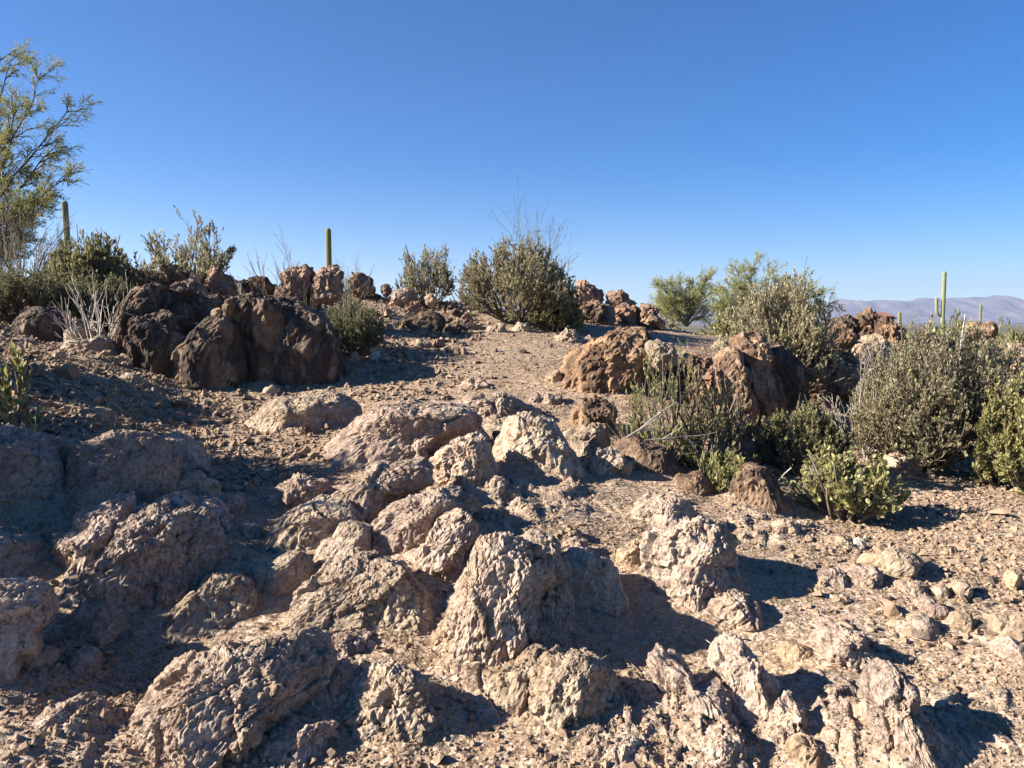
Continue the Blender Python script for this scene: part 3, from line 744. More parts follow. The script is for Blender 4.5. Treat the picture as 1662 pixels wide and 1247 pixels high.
 ('l', [(180,225),(215,195),(265,205),(250,255),(205,270)], 'mauve', 'angular shaded block between the two large shaded boulders', dict(rough=.8)),
 ('l', [(185,700),(215,690),(260,700),(250,740),(200,735)], 'mauve', 'stone in the dark crevice below the cracked boulder', dict(rough=.6)),
 ('l', [(20,960),(60,900),(120,870),(165,890),(150,940),(80,980)], 'mauve', 'sloping shaded stone in front of the stacked boulders', dict(rough=.7)),
 ('l', [(80,870),(105,820),(150,812),(168,850),(130,880)], 'mauve', 'grey block in shade right of the stacked boulders', dict(rough=.7)),
 # the dark varnished boulders
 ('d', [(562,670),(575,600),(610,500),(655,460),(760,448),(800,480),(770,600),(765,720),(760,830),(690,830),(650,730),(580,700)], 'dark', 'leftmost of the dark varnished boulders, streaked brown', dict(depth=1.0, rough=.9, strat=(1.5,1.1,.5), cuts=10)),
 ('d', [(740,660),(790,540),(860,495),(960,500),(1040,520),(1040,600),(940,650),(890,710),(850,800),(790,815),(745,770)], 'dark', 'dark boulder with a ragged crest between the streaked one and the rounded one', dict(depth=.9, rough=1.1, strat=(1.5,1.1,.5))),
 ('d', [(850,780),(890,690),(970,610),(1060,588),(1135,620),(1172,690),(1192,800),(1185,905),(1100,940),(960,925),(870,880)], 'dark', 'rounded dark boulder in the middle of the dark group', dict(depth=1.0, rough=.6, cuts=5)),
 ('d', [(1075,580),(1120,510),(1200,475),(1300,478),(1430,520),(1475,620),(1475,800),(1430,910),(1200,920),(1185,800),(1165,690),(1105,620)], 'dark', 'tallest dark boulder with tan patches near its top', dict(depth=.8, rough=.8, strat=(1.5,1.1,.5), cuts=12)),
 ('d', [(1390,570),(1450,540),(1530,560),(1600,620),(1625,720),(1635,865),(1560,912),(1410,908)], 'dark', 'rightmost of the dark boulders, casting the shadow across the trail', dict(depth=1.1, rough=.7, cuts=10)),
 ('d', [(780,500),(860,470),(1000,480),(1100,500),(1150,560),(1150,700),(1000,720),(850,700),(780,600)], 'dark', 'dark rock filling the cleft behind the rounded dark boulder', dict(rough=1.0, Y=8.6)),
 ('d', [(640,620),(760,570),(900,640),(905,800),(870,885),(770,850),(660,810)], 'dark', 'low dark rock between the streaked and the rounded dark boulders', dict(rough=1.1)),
 ('d', [(1008,565),(1030,533),(1078,543),(1080,580),(1030,592)], 'ochre', 'small tan stone perched in the cleft on top of the dark boulders', dict(rough=.5, Y=8.15, grow_=.85)),
 # left bank
 ('d', [(328,690),(340,630),(375,628),(415,690),(380,708),(338,702)], 'grey', 'small leaning stone left of the dark boulders', dict(rough=.5)),
 ('d', [(355,630),(400,590),(455,608),(495,670),(455,702),(400,685)], 'grey', 'pitted grey stone right of the small leaning stone', dict(rough=1.2)),
 ('d', [(328,730),(345,705),(430,698),(530,718),(550,775),(440,785),(345,760)], 'grey', 'long low grey stone on the bank below the bleached dead shrub', dict(rough=.8)),
 ('d', [(558,805),(620,760),(680,742),(690,790),(620,822)], 'ochre', 'slanting slab at the foot of the dark streaked boulder', dict(rough=.5)),
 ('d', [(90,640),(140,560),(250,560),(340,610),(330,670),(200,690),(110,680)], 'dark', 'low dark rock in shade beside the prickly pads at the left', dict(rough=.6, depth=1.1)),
 ('d', [(265,790),(275,745),(305,750),(300,790)], 'ochre', 'small upright tan stone on the left bank', dict(rough=.5)),
 ('d', [(565,880),(600,855),(660,862),(690,890),(640,905),(590,900)], 'grey', 'flat grey stone on the dark gravel in front of the dark boulders', dict(rough=.5)),
 ('d', [(1265,940),(1295,912),(1340,912),(1345,935),(1300,948)], 'grey', 'small flat stone at the foot of the tallest dark boulder', dict(rough=.4)),
 ('d', [(345,1090),(380,1050),(450,1020),(540,1035),(545,1075),(440,1100),(370,1110)], 'ochre', 'flat sunlit slab on the left gravel bank', dict(rough=.7)),
 # crest, left
 ('d', [(730,390),(770,340),(850,332),(905,365),(915,400),(850,415),(770,412)], 'red', 'reddish outcrop under the roots of the pale jojoba', dict(rough=1.5, Y=11.0)),
 ('d', [(975,400),(1010,350),(1045,330),(1090,358),(1145,400),(1165,450),(1130,485),(1060,492),(1005,480)], 'red', 'peaked reddish outcrop right of the pale jojoba', dict(rough=1.5, Y=10.6)),
 ('d', [(800,430),(870,400),(950,402),(1000,440),(1005,490),(900,500),(820,490)], 'red', 'lumpy reddish outcrop in front of the pale jojoba', dict(rough=1.4, Y=9.8)),
 ('d', [(640,400),(670,345),(720,360),(745,400),(700,420)], 'red', 'small dark red rock on the crest left of the pale jojoba', dict(rough=1.3, Y=11.2)),
 ('d', [(915,385),(930,375),(960,385),(955,402),(925,402)], 'ochre', 'small tan stone on the crest between two reddish outcrops', dict(rough=.4, Y=10.7)),
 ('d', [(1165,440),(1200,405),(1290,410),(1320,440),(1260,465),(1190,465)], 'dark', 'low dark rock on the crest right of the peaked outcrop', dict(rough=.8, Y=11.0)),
 ('t', [(225,440),(240,340),(300,315),(370,318),(385,380),(350,460),(280,470)], 'red', 'left half of the reddish outcrop below the saguaro behind the bare twigs', dict(rough=1.5, Y=10.2)),
 ('t', [(360,400),(385,325),(430,305),(490,325),(515,375),(500,430),(430,470),(370,460)], 'red', 'right half of the reddish outcrop just below the middle saguaro', dict(rough=1.5, Y=10.1)),
 ('t', [(508,380),(560,358),(620,358),(665,390),(675,425),(600,440),(520,430)], 'red', 'low reddish crag on the crest behind the grey green shrub', dict(rough=1.5, Y=13.0)),
 ('t', [(675,430),(700,398),(728,415),(735,450),(695,455)], 'red', 'small crag on the crest left of the small round jojoba', dict(rough=1.3, Y=13.0)),
 ('t', [(735,475),(745,445),(785,432),(845,452),(835,475),(780,490)], 'mauve', 'mauve rock on the crest just below the small round jojoba', dict(rough=1.1, Y=12.6)),
 ('t', [(890,475),(905,455),(930,460),(935,485),(900,492)], 'ochre', 'small tan rock on the slope right of the small round jojoba', dict(rough=.9, Y=12.2)),
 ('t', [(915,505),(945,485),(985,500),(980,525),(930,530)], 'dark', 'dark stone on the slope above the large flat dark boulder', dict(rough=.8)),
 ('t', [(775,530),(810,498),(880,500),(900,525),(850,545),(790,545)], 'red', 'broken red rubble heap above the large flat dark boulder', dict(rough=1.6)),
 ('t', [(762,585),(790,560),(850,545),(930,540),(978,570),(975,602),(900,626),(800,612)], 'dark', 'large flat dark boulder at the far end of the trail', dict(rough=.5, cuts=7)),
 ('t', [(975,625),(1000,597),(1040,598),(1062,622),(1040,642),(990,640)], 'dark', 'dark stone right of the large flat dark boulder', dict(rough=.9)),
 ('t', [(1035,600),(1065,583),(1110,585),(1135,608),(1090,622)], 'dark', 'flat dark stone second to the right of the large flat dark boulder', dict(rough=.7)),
 ('t', [(1180,625),(1210,600),(1260,605),(1265,628),(1210,635)], 'grey', 'low stone at the left foot of the big green bush', dict(rough=1.0)),
 ('t', [(1285,622),(1310,600),(1370,605),(1385,625),(1330,632)], 'grey', 'low stone at the right foot of the big green bush', dict(rough=1.0)),
 ('t', [(1040,905),(1060,870),(1120,850),(1172,860),(1182,888),(1110,908)], 'mauve', 'dark rock at the tip of the long shadow across the trail', dict(rough=1.0)),
 ('t', [(825,705),(845,675),(880,668),(915,690),(905,706)], 'grey', 'angular grey stone standing on the open trail', dict(rough=.9)),
 ('t', [(633,745),(650,722),(685,745),(695,775),(655,778)], 'white', 'creamy white stone on the trail right of the dark boulders', dict(rough=.5)),
 ('t', [(638,715),(660,697),(690,708),(685,725),(650,726)], 'ochre', 'brown stone just behind the creamy white stone', dict(rough=.6)),
 ('t', [(545,640),(570,610),(620,615),(650,645),(600,660),(560,660)], 'grey', 'pale blocky stone in the rubble beyond the dark boulders', dict(rough=1.1)),
 ('t', [(650,680),(665,650),(690,660),(695,690),(668,695)], 'mauve', 'pointed stone in the rubble beyond the dark boulders', dict(rough=.8)),
 ('t', [(505,760),(530,735),(580,738),(590,765),(540,775)], 'grey', 'grey rounded stone near the foot of the rightmost dark boulder', dict(rough=.7)),
 ('t', [(1500,650),(1520,640),(1600,655),(1640,675),(1590,690),(1520,680)], 'grey', 'second low pale outcrop behind the one in the middle of the trail', dict(rough=1.3)),
 # crest, right of the big bush
 ('m', [(205,385),(215,280),(240,240),(275,233),(315,255),(375,320),(385,360),(300,390)], 'red', 'tall purplish brown crag right of the big green bush', dict(rough=1.3, Y=14.0)),
 ('m', [(370,360),(390,300),(430,290),(472,287),(505,330),(545,345),(545,370),(440,375)], 'red', 'jagged crag with a peak behind the orange rubble at the trail end', dict(rough=1.4, Y=14.0)),
 ('m', [(225,415),(300,358),(370,352),(410,388),(405,428),(300,435)], 'orange', 'rounded orange rubble mound at the far end of the trail', dict(rough=1.1, Y=13.0)),
 ('m', [(405,400),(500,363),(560,370),(560,450),(480,452),(415,430)], 'red', 'rough middle part of the crag at the far end of the trail', dict(rough=1.5, Y=13.4)),
 ('m', [(550,370),(585,345),(615,355),(645,410),(705,455),(650,463),(545,452)], 'red', 'low right end of the crag at the far end of the trail', dict(rough=1.4, Y=13.3)),
 # right hand outcrop
 ('f', [(755,520),(775,450),(830,418),(880,425),(920,450),(930,510),(880,550),(800,560)], 'orange', 'orange brown peak of rock right of the rounded bush', dict(rough=1.2, Y=10.8)),
 ('f', [(900,470),(960,450),(1010,500),(1020,570),(960,640),(900,600),(890,530)], 'orange', 'orange shoulder of rock behind the large bush at the right', dict(rough=1.2, Y=10.5)),
 ('f', [(615,570),(660,515),(740,505),(790,560),(800,630),(740,665),(650,650)], 'orange', 'fluted orange brown rock just right of the rounded bush', dict(rough=1.0, Y=9.6)),
 ('f', [(770,590),(850,550),(940,600),(960,700),(880,760),(790,740),(760,660)], 'ochre', 'sunlit tan rock face left of the large bush', dict(rough=1.0, Y=9.4)),
 ('f', [(495,700),(570,640),(680,640),(780,670),(800,760),(700,820),(560,860),(520,800)], 'orange', 'broad low tan rock below the fluted orange brown rock', dict(rough=1.0, Y=8.6)),
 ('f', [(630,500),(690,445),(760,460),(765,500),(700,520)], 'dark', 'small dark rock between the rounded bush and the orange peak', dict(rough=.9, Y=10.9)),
 ('f', [(1550,620),(1590,585),(1650,600),(1680,700),(1640,740),(1580,690)], 'lichen', 'yellowish rock at the right edge beyond the large bush', dict(rough=.9, Y=11.5)),
 ('f', [(1370,500),(1400,460),(1440,475),(1440,520)], 'orange', 'reddish far rock seen left of the distant dark pole', dict(rough=.9, Y=30)),
 ('f', [(1440,520),(1460,475),(1500,470),(1520,510),(1480,530)], 'orange', 'second reddish far rock right of the distant dark pole', dict(rough=.9, Y=28)),
]

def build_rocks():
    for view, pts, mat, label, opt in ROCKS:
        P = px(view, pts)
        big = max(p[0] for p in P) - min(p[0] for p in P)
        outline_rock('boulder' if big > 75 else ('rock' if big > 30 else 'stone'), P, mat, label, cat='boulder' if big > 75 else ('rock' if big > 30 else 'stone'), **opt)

# ------------------------------------------------------------ loose stones and gravel
def chip_geo(n, rng, k=0):
    """n little angular stones: an uneven five sided block, wide foot, broken top"""
    an = np.arange(5) * 2 * math.pi / 5
    A = an[None] + rng.uniform(-.45, .45, (n, 5)); B = A + rng.uniform(-.3, .3, (n, 5))
    r0 = .5 * rng.uniform(.65, 1.15, (n, 5)); r1 = r0 * rng.uniform(.45, .98, (n, 5)); z1 = rng.uniform(.05, .5, (n, 5))
    V = np.zeros((n, 11, 3))
    V[:, :5] = np.stack([r0 * np.cos(A), r0 * np.sin(A), np.full((n, 5), -.5) + rng.uniform(0, .3, (n, 5))], -1)
    V[:, 5:10] = np.stack([r1 * np.cos(B), r1 * np.sin(B), z1], -1)
    V[:, 10] = np.concatenate([rng.uniform(-.2, .2, (n, 2)), rng.uniform(.3, .62, (n, 1))], 1)
    tris = []
    for i in range(5):
        j = (i + 1) % 5; tris += [[i, j, 5 + j], [i, 5 + j, 5 + i], [5 + i, 5 + j, 10]]
    return V, np.array(tris)

def rot_mats(n, rng, tilt=0.5):
    a = rng.uniform(0, 2 * math.pi, n); b = rng.normal(0, tilt, n); c = rng.normal(0, tilt, n)
    ca, sa, cb, sb, cc, scn = np.cos(a), np.sin(a), np.cos(b), np.sin(b), np.cos(c), np.sin(c)
    O = np.zeros(n); I = np.ones(n)
    Rz = np.stack([ca, -sa, O, sa, ca, O, O, O, I], 1).reshape(n, 3, 3)
    Rx = np.stack([I, O, O, O, cb, -sb, O, sb, cb], 1).reshape(n, 3, 3)
    Ry = np.stack([cc, O, scn, O, I, O, -scn, O, cc], 1).reshape(n, 3, 3)
    return Rz @ Rx @ Ry

def gravel(name, label, X, Y, S, rng, flat=0.6, tilt=0.5, sink=0.15, tint_shift=0.0):
    n = len(X)
    Z = ground_height(X, Y)
    V, q = chip_geo(n, rng)
    sc = np.stack([S, S * rng.uniform(0.55, 0.95, n), S * rng.uniform(0.3, 0.9, n) * flat / 0.6], 1)
    V = V * sc[:, None, :]
    V = np.einsum('nij,nvj->nvi', rot_mats(n, rng, tilt), V)
    V = V + np.stack([X, Y, Z + S * sink], 1)[:, None, :]
    Fq = (q[None] + (np.arange(n) * 11)[:, None, None]).reshape(-1, 3)
    me = mesh_from(name, V.reshape(-1, 3), Fq, M['gravel'], smooth=False)
    point_attr(me, 'tint', np.repeat(np.clip(rng.beta(2.2, 2.6, n) + tint_shift, 0, 1), 11))
    return link(name, me, kind='stuff', label=label, category='gravel')

def scatter_xy(n, rng, y0, y1, dens=None, u0=-30, u1=1700):
    """world positions inside the wedge of ground in view, denser near the viewer"""
    X, Y = [], []
    got = 0
    while got < n:
        r = np.exp(rng.uniform(math.log(y0), math.log(y1), n * 2)); t = rng.uniform((u0 - 831) / F, (u1 - 831) / F, n * 2)
        x = r * t; y = r
        keep = np.ones(len(x), bool) if dens is None else rng.uniform(size=len(x)) < dens(x, y, 831 + F * t)
        X.append(x[keep]); Y.append(y[keep]); got += keep.sum()
    return np.concatenate(X)[:n], np.concatenate(Y)[:n]

def patchy(x, y, u):
    P = np.stack([x, y, x * 0], 1)
    return np.clip(0.55 + 0.9 * fbm(P * 1.7, 3, 91), 0.08, 1)

def build_gravel():
    rng = np.random.default_rng(31)
    X, Y = scatter_xy(27000, rng, 2.2, 7.5, patchy)
    gravel('gravel', 'fine loose gravel covering the ground between the rocks', X, Y, rng.lognormal(math.log(0.011), 0.38, len(X)) * (0.6 + 0.14 * Y), rng)
    X, Y = scatter_xy(15000, rng, 6.5, 16, patchy)
    gravel('trail_gravel', 'fine stony grit on the trail and slopes further up', X, Y, rng.lognormal(math.log(0.017), 0.4, len(X)) * (0.55 + 0.07 * Y), rng)
    # coarse rubble: right slope, left bank, beyond the dark boulders, gully edges
    def right(x, y, u): return np.clip(((u - 1230) / 250) * (u > 1230), 0, 1) * np.clip((8.0 - y) / 1.0, 0, 1) * np.clip((y - 3.3) / .8, .06, 1)
    X, Y = scatter_xy(5200, rng, 2.9, 8, right, 1200, 1700)
    gravel('rubble', 'coarse angular rubble spread down the right hand slope', X, Y, rng.lognormal(math.log(0.023), 0.55, len(X)), rng, 0.45, 0.35, 0.12, 0.04)
    def bank(x, y, u): return np.clip((560 - u + (y - 6) * 20) / 150, 0, 1)
    X, Y = scatter_xy(8500, rng, 5.0, 11.5, bank, -60, 560)
    gravel('bank_rubble', 'broken stone scattered over the left bank above the boulders', X, Y, rng.lognormal(math.log(0.032), 0.5, len(X)), rng, 0.6, 0.45, 0.2)
    X, Y = scatter_xy(2600, rng, 7.6, 14.5, lambda x, y, u: np.clip(1.2 - np.abs(u - 640) / 140, 0.03, 1), 480, 1200)
    gravel('trail_side_rubble', 'broken stone beside the trail beyond the dark boulders', X, Y, rng.lognormal(math.log(0.036), 0.5, len(X)), rng)
    X, Y = scatter_xy(900, rng, 9.0, 14.2, lambda x, y, u: np.clip(fbm(np.stack([x, y, x * 0], 1) * 1.2, 2, 17) * 2 + .45, .05, 1), 180, 780)
    gravel('crest_rubble', 'broken reddish stone heaped along the crest at the left', X, Y, rng.lognormal(math.log(0.085), 0.45, len(X)), rng, 0.7, 0.5, 0.2, -.12)
    X, Y = scatter_xy(3600, rng, 2.2, 6.5, lambda x, y, u: patchy(x, y, u) ** 2, -30, 1250)
    gravel('stone_chips', 'loose stone chips lying round the foreground outcrops', X, Y, rng.lognormal(math.log(0.022), 0.4, len(X)), rng)

# individually picked loose stones
STONE_PATCH = [
 # (u0, u1, v0, v1, count, size m, material list, label, group)
 (1400, 1660, 905, 1060, 80, 0.052, ['mauve', 'grey', 'pale', 'mauve'], 'flat flagstone lying in the rubble on the right hand slope', 'flagstones on the right hand slope', 0.35),
 (1250, 1500, 870, 960, 30, 0.050, ['pale', 'ochre', 'grey'], 'angular stone on the slope just below the round leafed bush', 'stones below the round leafed bush', 0.6),
 (10, 330, 560, 700, 70, 0.085, ['ochre', 'grey', 'pale'], 'broken stone lying on the left gravel bank', 'stones on the left gravel bank', 0.6),
 (550, 720, 535, 620, 35, 0.085, ['mauve', 'grey', 'ochre'], 'loose stone in the rubble just right of the dark boulders', 'stones right of the dark boulders', 0.7),
 (60, 540, 870, 1180, 28, 0.045, ['mauve', 'grey'], 'loose stone in the shaded gully at the left', 'stones in the shaded gully', 0.7),
 (560, 1160, 950, 1240, 24, 0.038, ['pale', 'ochre', 'grey'], 'loose stone between the foreground outcrops', 'stones between the foreground outcrops', 0.7),
 (700, 1120, 530, 620, 22, 0.07, ['grey', 'mauve', 'pale'], 'lone stone lying on the open sandy trail', 'stones on the open trail', 0.6),
]
def loose_stone_mesh(seed, flat):
    rng = np.random.default_rng(seed)
    V, Fq = sg(6)
    V = V.copy()
    for _ in range(16):
        nn = rng.normal(size=3); nn /= np.linalg.norm(nn)
        ex = np.maximum(V @ nn - rng.uniform(0.42, 0.72), 0); V -= ex[:, None] * nn * .95
    V *= (1 + .14 * fbm(V * 1.4 + seed, 2, seed % 50))[:, None]
    V = V * np.array([1, rng.uniform(0.6, 0.85), flat]) * 0.5 / np.abs(V).max()
    V += V * (0.10 * fbm(V * 9 + seed, 2, seed))[:, None]
    return V, Fq

def build_stones():
    rng = np.random.default_rng(77)
    for (u0, u1, v0, v1, n, size, mats, label, group, flat) in STONE_PATCH:
        meshes = []
        for k in range(5):
            V, Fq = loose_stone_mesh(rng.integers(999), flat)
            meshes.append(mesh_from('stone', V, Fq, M[mats[k % len(mats)]], smooth=False))
        for i in range(n):
            p = ground_at(rng.uniform(u0, u1), rng.uniform(v0, v1))
            s = size * rng.lognormal(0, 0.35)
            z = float(ground_height(np.array([p.x]), np.array([p.y]))[0])
            q = s / size
            adj = ('small ' if q < .8 else 'large ' if q > 1.3 else 'mid sized ') + {'mauve': 'pinkish ', 'grey': 'greyish ', 'pale': 'pale ', 'ochre': 'tan '}[mats[(i % 5) % len(mats)]]
            o = link('stone', meshes[i % 5], loc=(p.x, p.y, z + s * flat * 0.22), label=adj + label, category='stone', group=group)
            o.rotation_euler = (rng.normal(0, 0.3), rng.normal(0, 0.3), rng.uniform(0, 6.28))
            o.scale = (s, s, s)

# ------------------------------------------------------------ plants
def rvec(rng):
    return Vector((rng.gauss(0, 1), rng.gauss(0, 1), rng.gauss(0, 1))).normalized()

def grow(rng, start, direction, length, radius, level, out, spec, depth=0):
    """spec: per level (children, length ratio, spread, wobble, upward pull, first child position)"""
    kids, ratio, spread, wob, up, t0 = spec[min(depth, len(spec) - 1)]
    n = 5 if length > 0.12 else 4
    pts = [start.copy()]; d = direction.copy(); p = start.copy()
    for i in range(n - 1):
        d = (d + rvec(rng) * wob + Vector((0, 0, up))).normalized()
        p = p + d * (length / (n - 1)); pts.append(p.copy())
    last = depth == level
    r1 = radius * (0.55 if not last else 0.4)
    out.append((pts, radius, r1, depth))
    if last: return
    for k in range(kids):
        t = t0 + (1 - t0) * (k + rng.random()) / kids
        f = min(t * (n - 1), n - 1.001); i = int(f); a = f - i
        q = pts[i].lerp(pts[i + 1], a)
        dd = (pts[i + 1] - pts[i]).normalized()
        dd = (dd + rvec(rng) * spread).normalized()
        grow(rng, q, dd, length * ratio * rng.uniform(0.7, 1.25), max(radius * (1 - 0.45 * t) * 0.62, 0.0008), level, out, spec, depth + 1)

def tubes(paths, sides=3, min_r=0.0):
    """paths: list of (points, r0, r1, depth) -> vertices, quads"""
    parts = []
    for npts in sorted(set(len(p[0]) for p in paths)):
        sel = [p for p in paths if len(p[0]) == npts]
        P = np.array([[tuple(q) for q in p[0]] for p in sel])
        R = np.array([np.linspace(p[1], p[2], npts) for p in sel]); R = np.maximum(R, min_r)
        T = np.gradient(P, axis=1); T /= np.linalg.norm(T, axis=2, keepdims=True) + 1e-9
        ref = np.where(np.abs(T[..., 2:3]) > 0.9, np.array([1.0, 0, 0]), np.array([0, 0, 1.0]))
        A = np.cross(T, ref); A /= np.linalg.norm(A, axis=2, keepdims=True) + 1e-9
        B = np.cross(T, A)
        an = np.arange(sides) * 2 * math.pi / sides
        V = P[:, :, None] + R[..., None, None] * (A[:, :, None] * np.cos(an)[None, None, :, None] + B[:, :, None] * np.sin(an)[None, None, :, None])
        m = len(sel)
        base = (np.arange(m) * npts * sides)[:, None, None]; i = (np.arange(npts - 1) * sides)[None, :, None]; j = np.arange(sides)[None, None, :]; j2 = (j + 1) % sides
        Fq = np.stack([base + i + j, base + i + j2, base + i + sides + j2, base + i + sides + j], -1).reshape(-1, 4)
        parts.append((V.reshape(-1, 3), Fq))
    return join_geo(parts)

def leaves(pos, dirs, size, rng, width=0.5, roundish=True):
    """each leaf two folded quads: base, side, tip; oval outline"""
    n = len(pos)
    D = dirs / (np.linalg.norm(dirs, axis=1, keepdims=True) + 1e-9)
    S = np.cross(D, rng.normal(size=(n, 3))); S /= np.linalg.norm(S, axis=1, keepdims=True) + 1e-9
    Nn = np.cross(D, S)
    L = size[:, None]
    w = L * width * 0.5
    fold = w * 0.35
    v0 = pos; v3 = pos + D * L
    a1 = pos + D * L * 0.28 + S * w * 0.9 + Nn * fold; a2 = pos + D * L * 0.72 + S * w * 0.8 + Nn * fold
    b1 = pos + D * L * 0.28 - S * w * 0.9 + Nn * fold; b2 = pos + D * L * 0.72 - S * w * 0.8 + Nn * fold
    V = np.stack([v0, a1, a2, v3, b2, b1], 1).reshape(-1, 3)
    o = (np.arange(n) * 6)[:, None]
    Fq = np.concatenate([o + np.array([[0, 1, 2, 3]]), o + np.array([[0, 3, 4, 5]])], 0)
    tint = np.repeat(np.clip(rng.beta(2, 2.2, n), 0, 1), 6)
    return V, Fq, tint

def make_plant(kind, seed, R, Hh, stems, spec, levels, leaf=None, bark='bark', leaf_mat='jojoba_leaf', sides=3, r0=0.012, min_r=0.0012, cone=1.0, dense=1.0, base_r=0.08, leaf_depth=1):
    """returns (stem mesh, foliage mesh or None) for a shrub about 2R wide and Hh tall"""
    rng = random.Random(seed); nr = np.random.default_rng(seed)
    out = []
    for s in range(stems):
        az = 2 * math.pi * (s + rng.random()) / stems
        el = rng.uniform(0.12, 1.0) ** 0.8
        dirx = Vector((math.cos(az) * (1 - el * el) ** 0.5 * cone, math.sin(az) * (1 - el * el) ** 0.5 * cone, el + 0.1)).normalized()
        reach = 0.62 / max(math.hypot(math.hypot(dirx.x, dirx.y) / R, dirx.z / Hh), 1e-3)
        start = Vector((math.cos(az) * base_r * rng.random(), math.sin(az) * base_r * rng.random(), -0.03))
        grow(rng, start, dirx, reach * rng.uniform(0.75, 1.15), r0 * rng.uniform(0.7, 1.2), levels, out, spec)
    V, Fq = tubes(out, sides, min_r)
    # fit to the asked size and keep a dome with only a few stray shoots
    ext = np.percentile(np.hypot(V[:, 0], V[:, 1]), 93); top = np.percentile(V[:, 2], 95)
    k = np.array([R / ext, R / ext, Hh / top])
    if leaf and leaf[0] > 4:
        ph = rng.uniform(0, 6)
        def keep(p):
            q = p[0][-1]; x, y, z = q.x * k[0], q.y * k[1], q.z * k[2]
            a = math.atan2(y, x)
            far = math.sqrt((x * x + y * y) / (R * R) + (z / Hh) ** 2)
            if p[3] == 0: return far < 1.18
            lim = 0.95 + .10 * math.sin(3 * a + ph) + .08 * math.sin(7 * a + 2 * ph + 4 * z)
            return far < lim or (far < 1.22 and rng.random() < .06)
        kept, cut = [], 99
        for p in out:                      # a cut branch takes everything that grew from it
            if p[3] > cut: continue
            cut = 99
            if keep(p): kept.append(p)
            else: cut = p[3]
        out = kept
        V, Fq = tubes(out, sides, min_r)
    stem_me = mesh_from('stems', V * k, Fq, M[bark], smooth=True)
    fol = None
    if leaf:
        per, size, width, upw = leaf
        pos, dr, sz = [], [], []
        for pts, ra, rb, dep in out:
            if dep < levels - leaf_depth + 1 - 0: continue
            m = len(pts) - 1
            cnt = per if rng.random() < per % 1 or per >= 1 else 0
            for q in range(int(per)):
                f = (0.15 + 0.85 * (q + rng.random()) / per) * m; i = min(int(f), m - 1); a = f - i
                p = pts[i].lerp(pts[i + 1], min(a, 1)); d = (pts[i + 1] - pts[i]).normalized()
                dd = (d * 0.6 + rvec(rng) * 0.7 + Vector((0, 0, upw))).normalized()
                pos.append(tuple(p)); dr.append(tuple(dd)); sz.append(size * rng.uniform(0.65, 1.3))
        V, Fq, tint = leaves(np.array(pos) * k, np.array(dr), np.array(sz), nr, width)
        fol = mesh_from('foliage', V, Fq, M[leaf_mat], smooth=False)
        point_attr(fol, 'tint', tint)
    return stem_me, fol

PLANT = {}
SPEC_JOJOBA = [(6, 0.5, 0.6, 0.16, 0.05, 0.3), (5, 0.5, 0.65, 0.2, 0.07, 0.25), (4, 0.55, 0.65, 0.2, 0.10, 0.2)]
SPEC_WISPY = [(5, 0.6, 0.40, 0.10, 0.05, 0.3), (4, 0.6, 0.45, 0.12, 0.05, 0.3), (3, 0.6, 0.5, 0.14, 0.04, 0.2)]
SPEC_DEAD = [(4, 0.55, 0.55, 0.13, 0.02, 0.35), (3, 0.6, 0.6, 0.16, 0.0, 0.3), (2, 0.5, 0.6, 0.2, 0.0, 0.3)]
SPEC_TWIG = [(4, .55, .6, .15, .03, .3), (4, .62, .65, .18, .01, .15), (4, .68, .65, .18, .0, .12), (4, .68, .7, .22, .0, .1), (2, .5, .6, .2, .0, .2)]
SPEC_PALO = [(5, 0.62, 0.55, 0.16, 0.05, 0.3), (5, 0.55, 0.6, 0.16, 0.05, 0.25), (5, 0.55, 0.55, 0.16, 0.06, 0.2), (4, 0.55, 0.5, 0.14, 0.04, 0.15), (3, 0.6, 0.5, 0.14, 0.02, 0.1)]

def plant_thing(name, label, cat, meshes, loc, rz=0.0, group=None, scale=(1, 1, 1), stem_name='stems'):
    t = thing(name, label, cat, loc, rz, group, scale)
    link(stem_name, meshes[0], t)
    if meshes[1] is not None: link('foliage', meshes[1], t, kind='stuff')
    return t

def shrub_at(u, v, wpx, hpx, Y=None):
    """ground point and real size (R, H) of a shrub whose foot is at (u, v)"""
    g = ground_at(u, v, Y)
    d = math.hypot(g.x, g.y)
    return g, wpx / 2 * g.y / F, min(max(v2z(v - hpx, g.y) - g.z, 0.25), 1.3 * hpx * g.y / F)

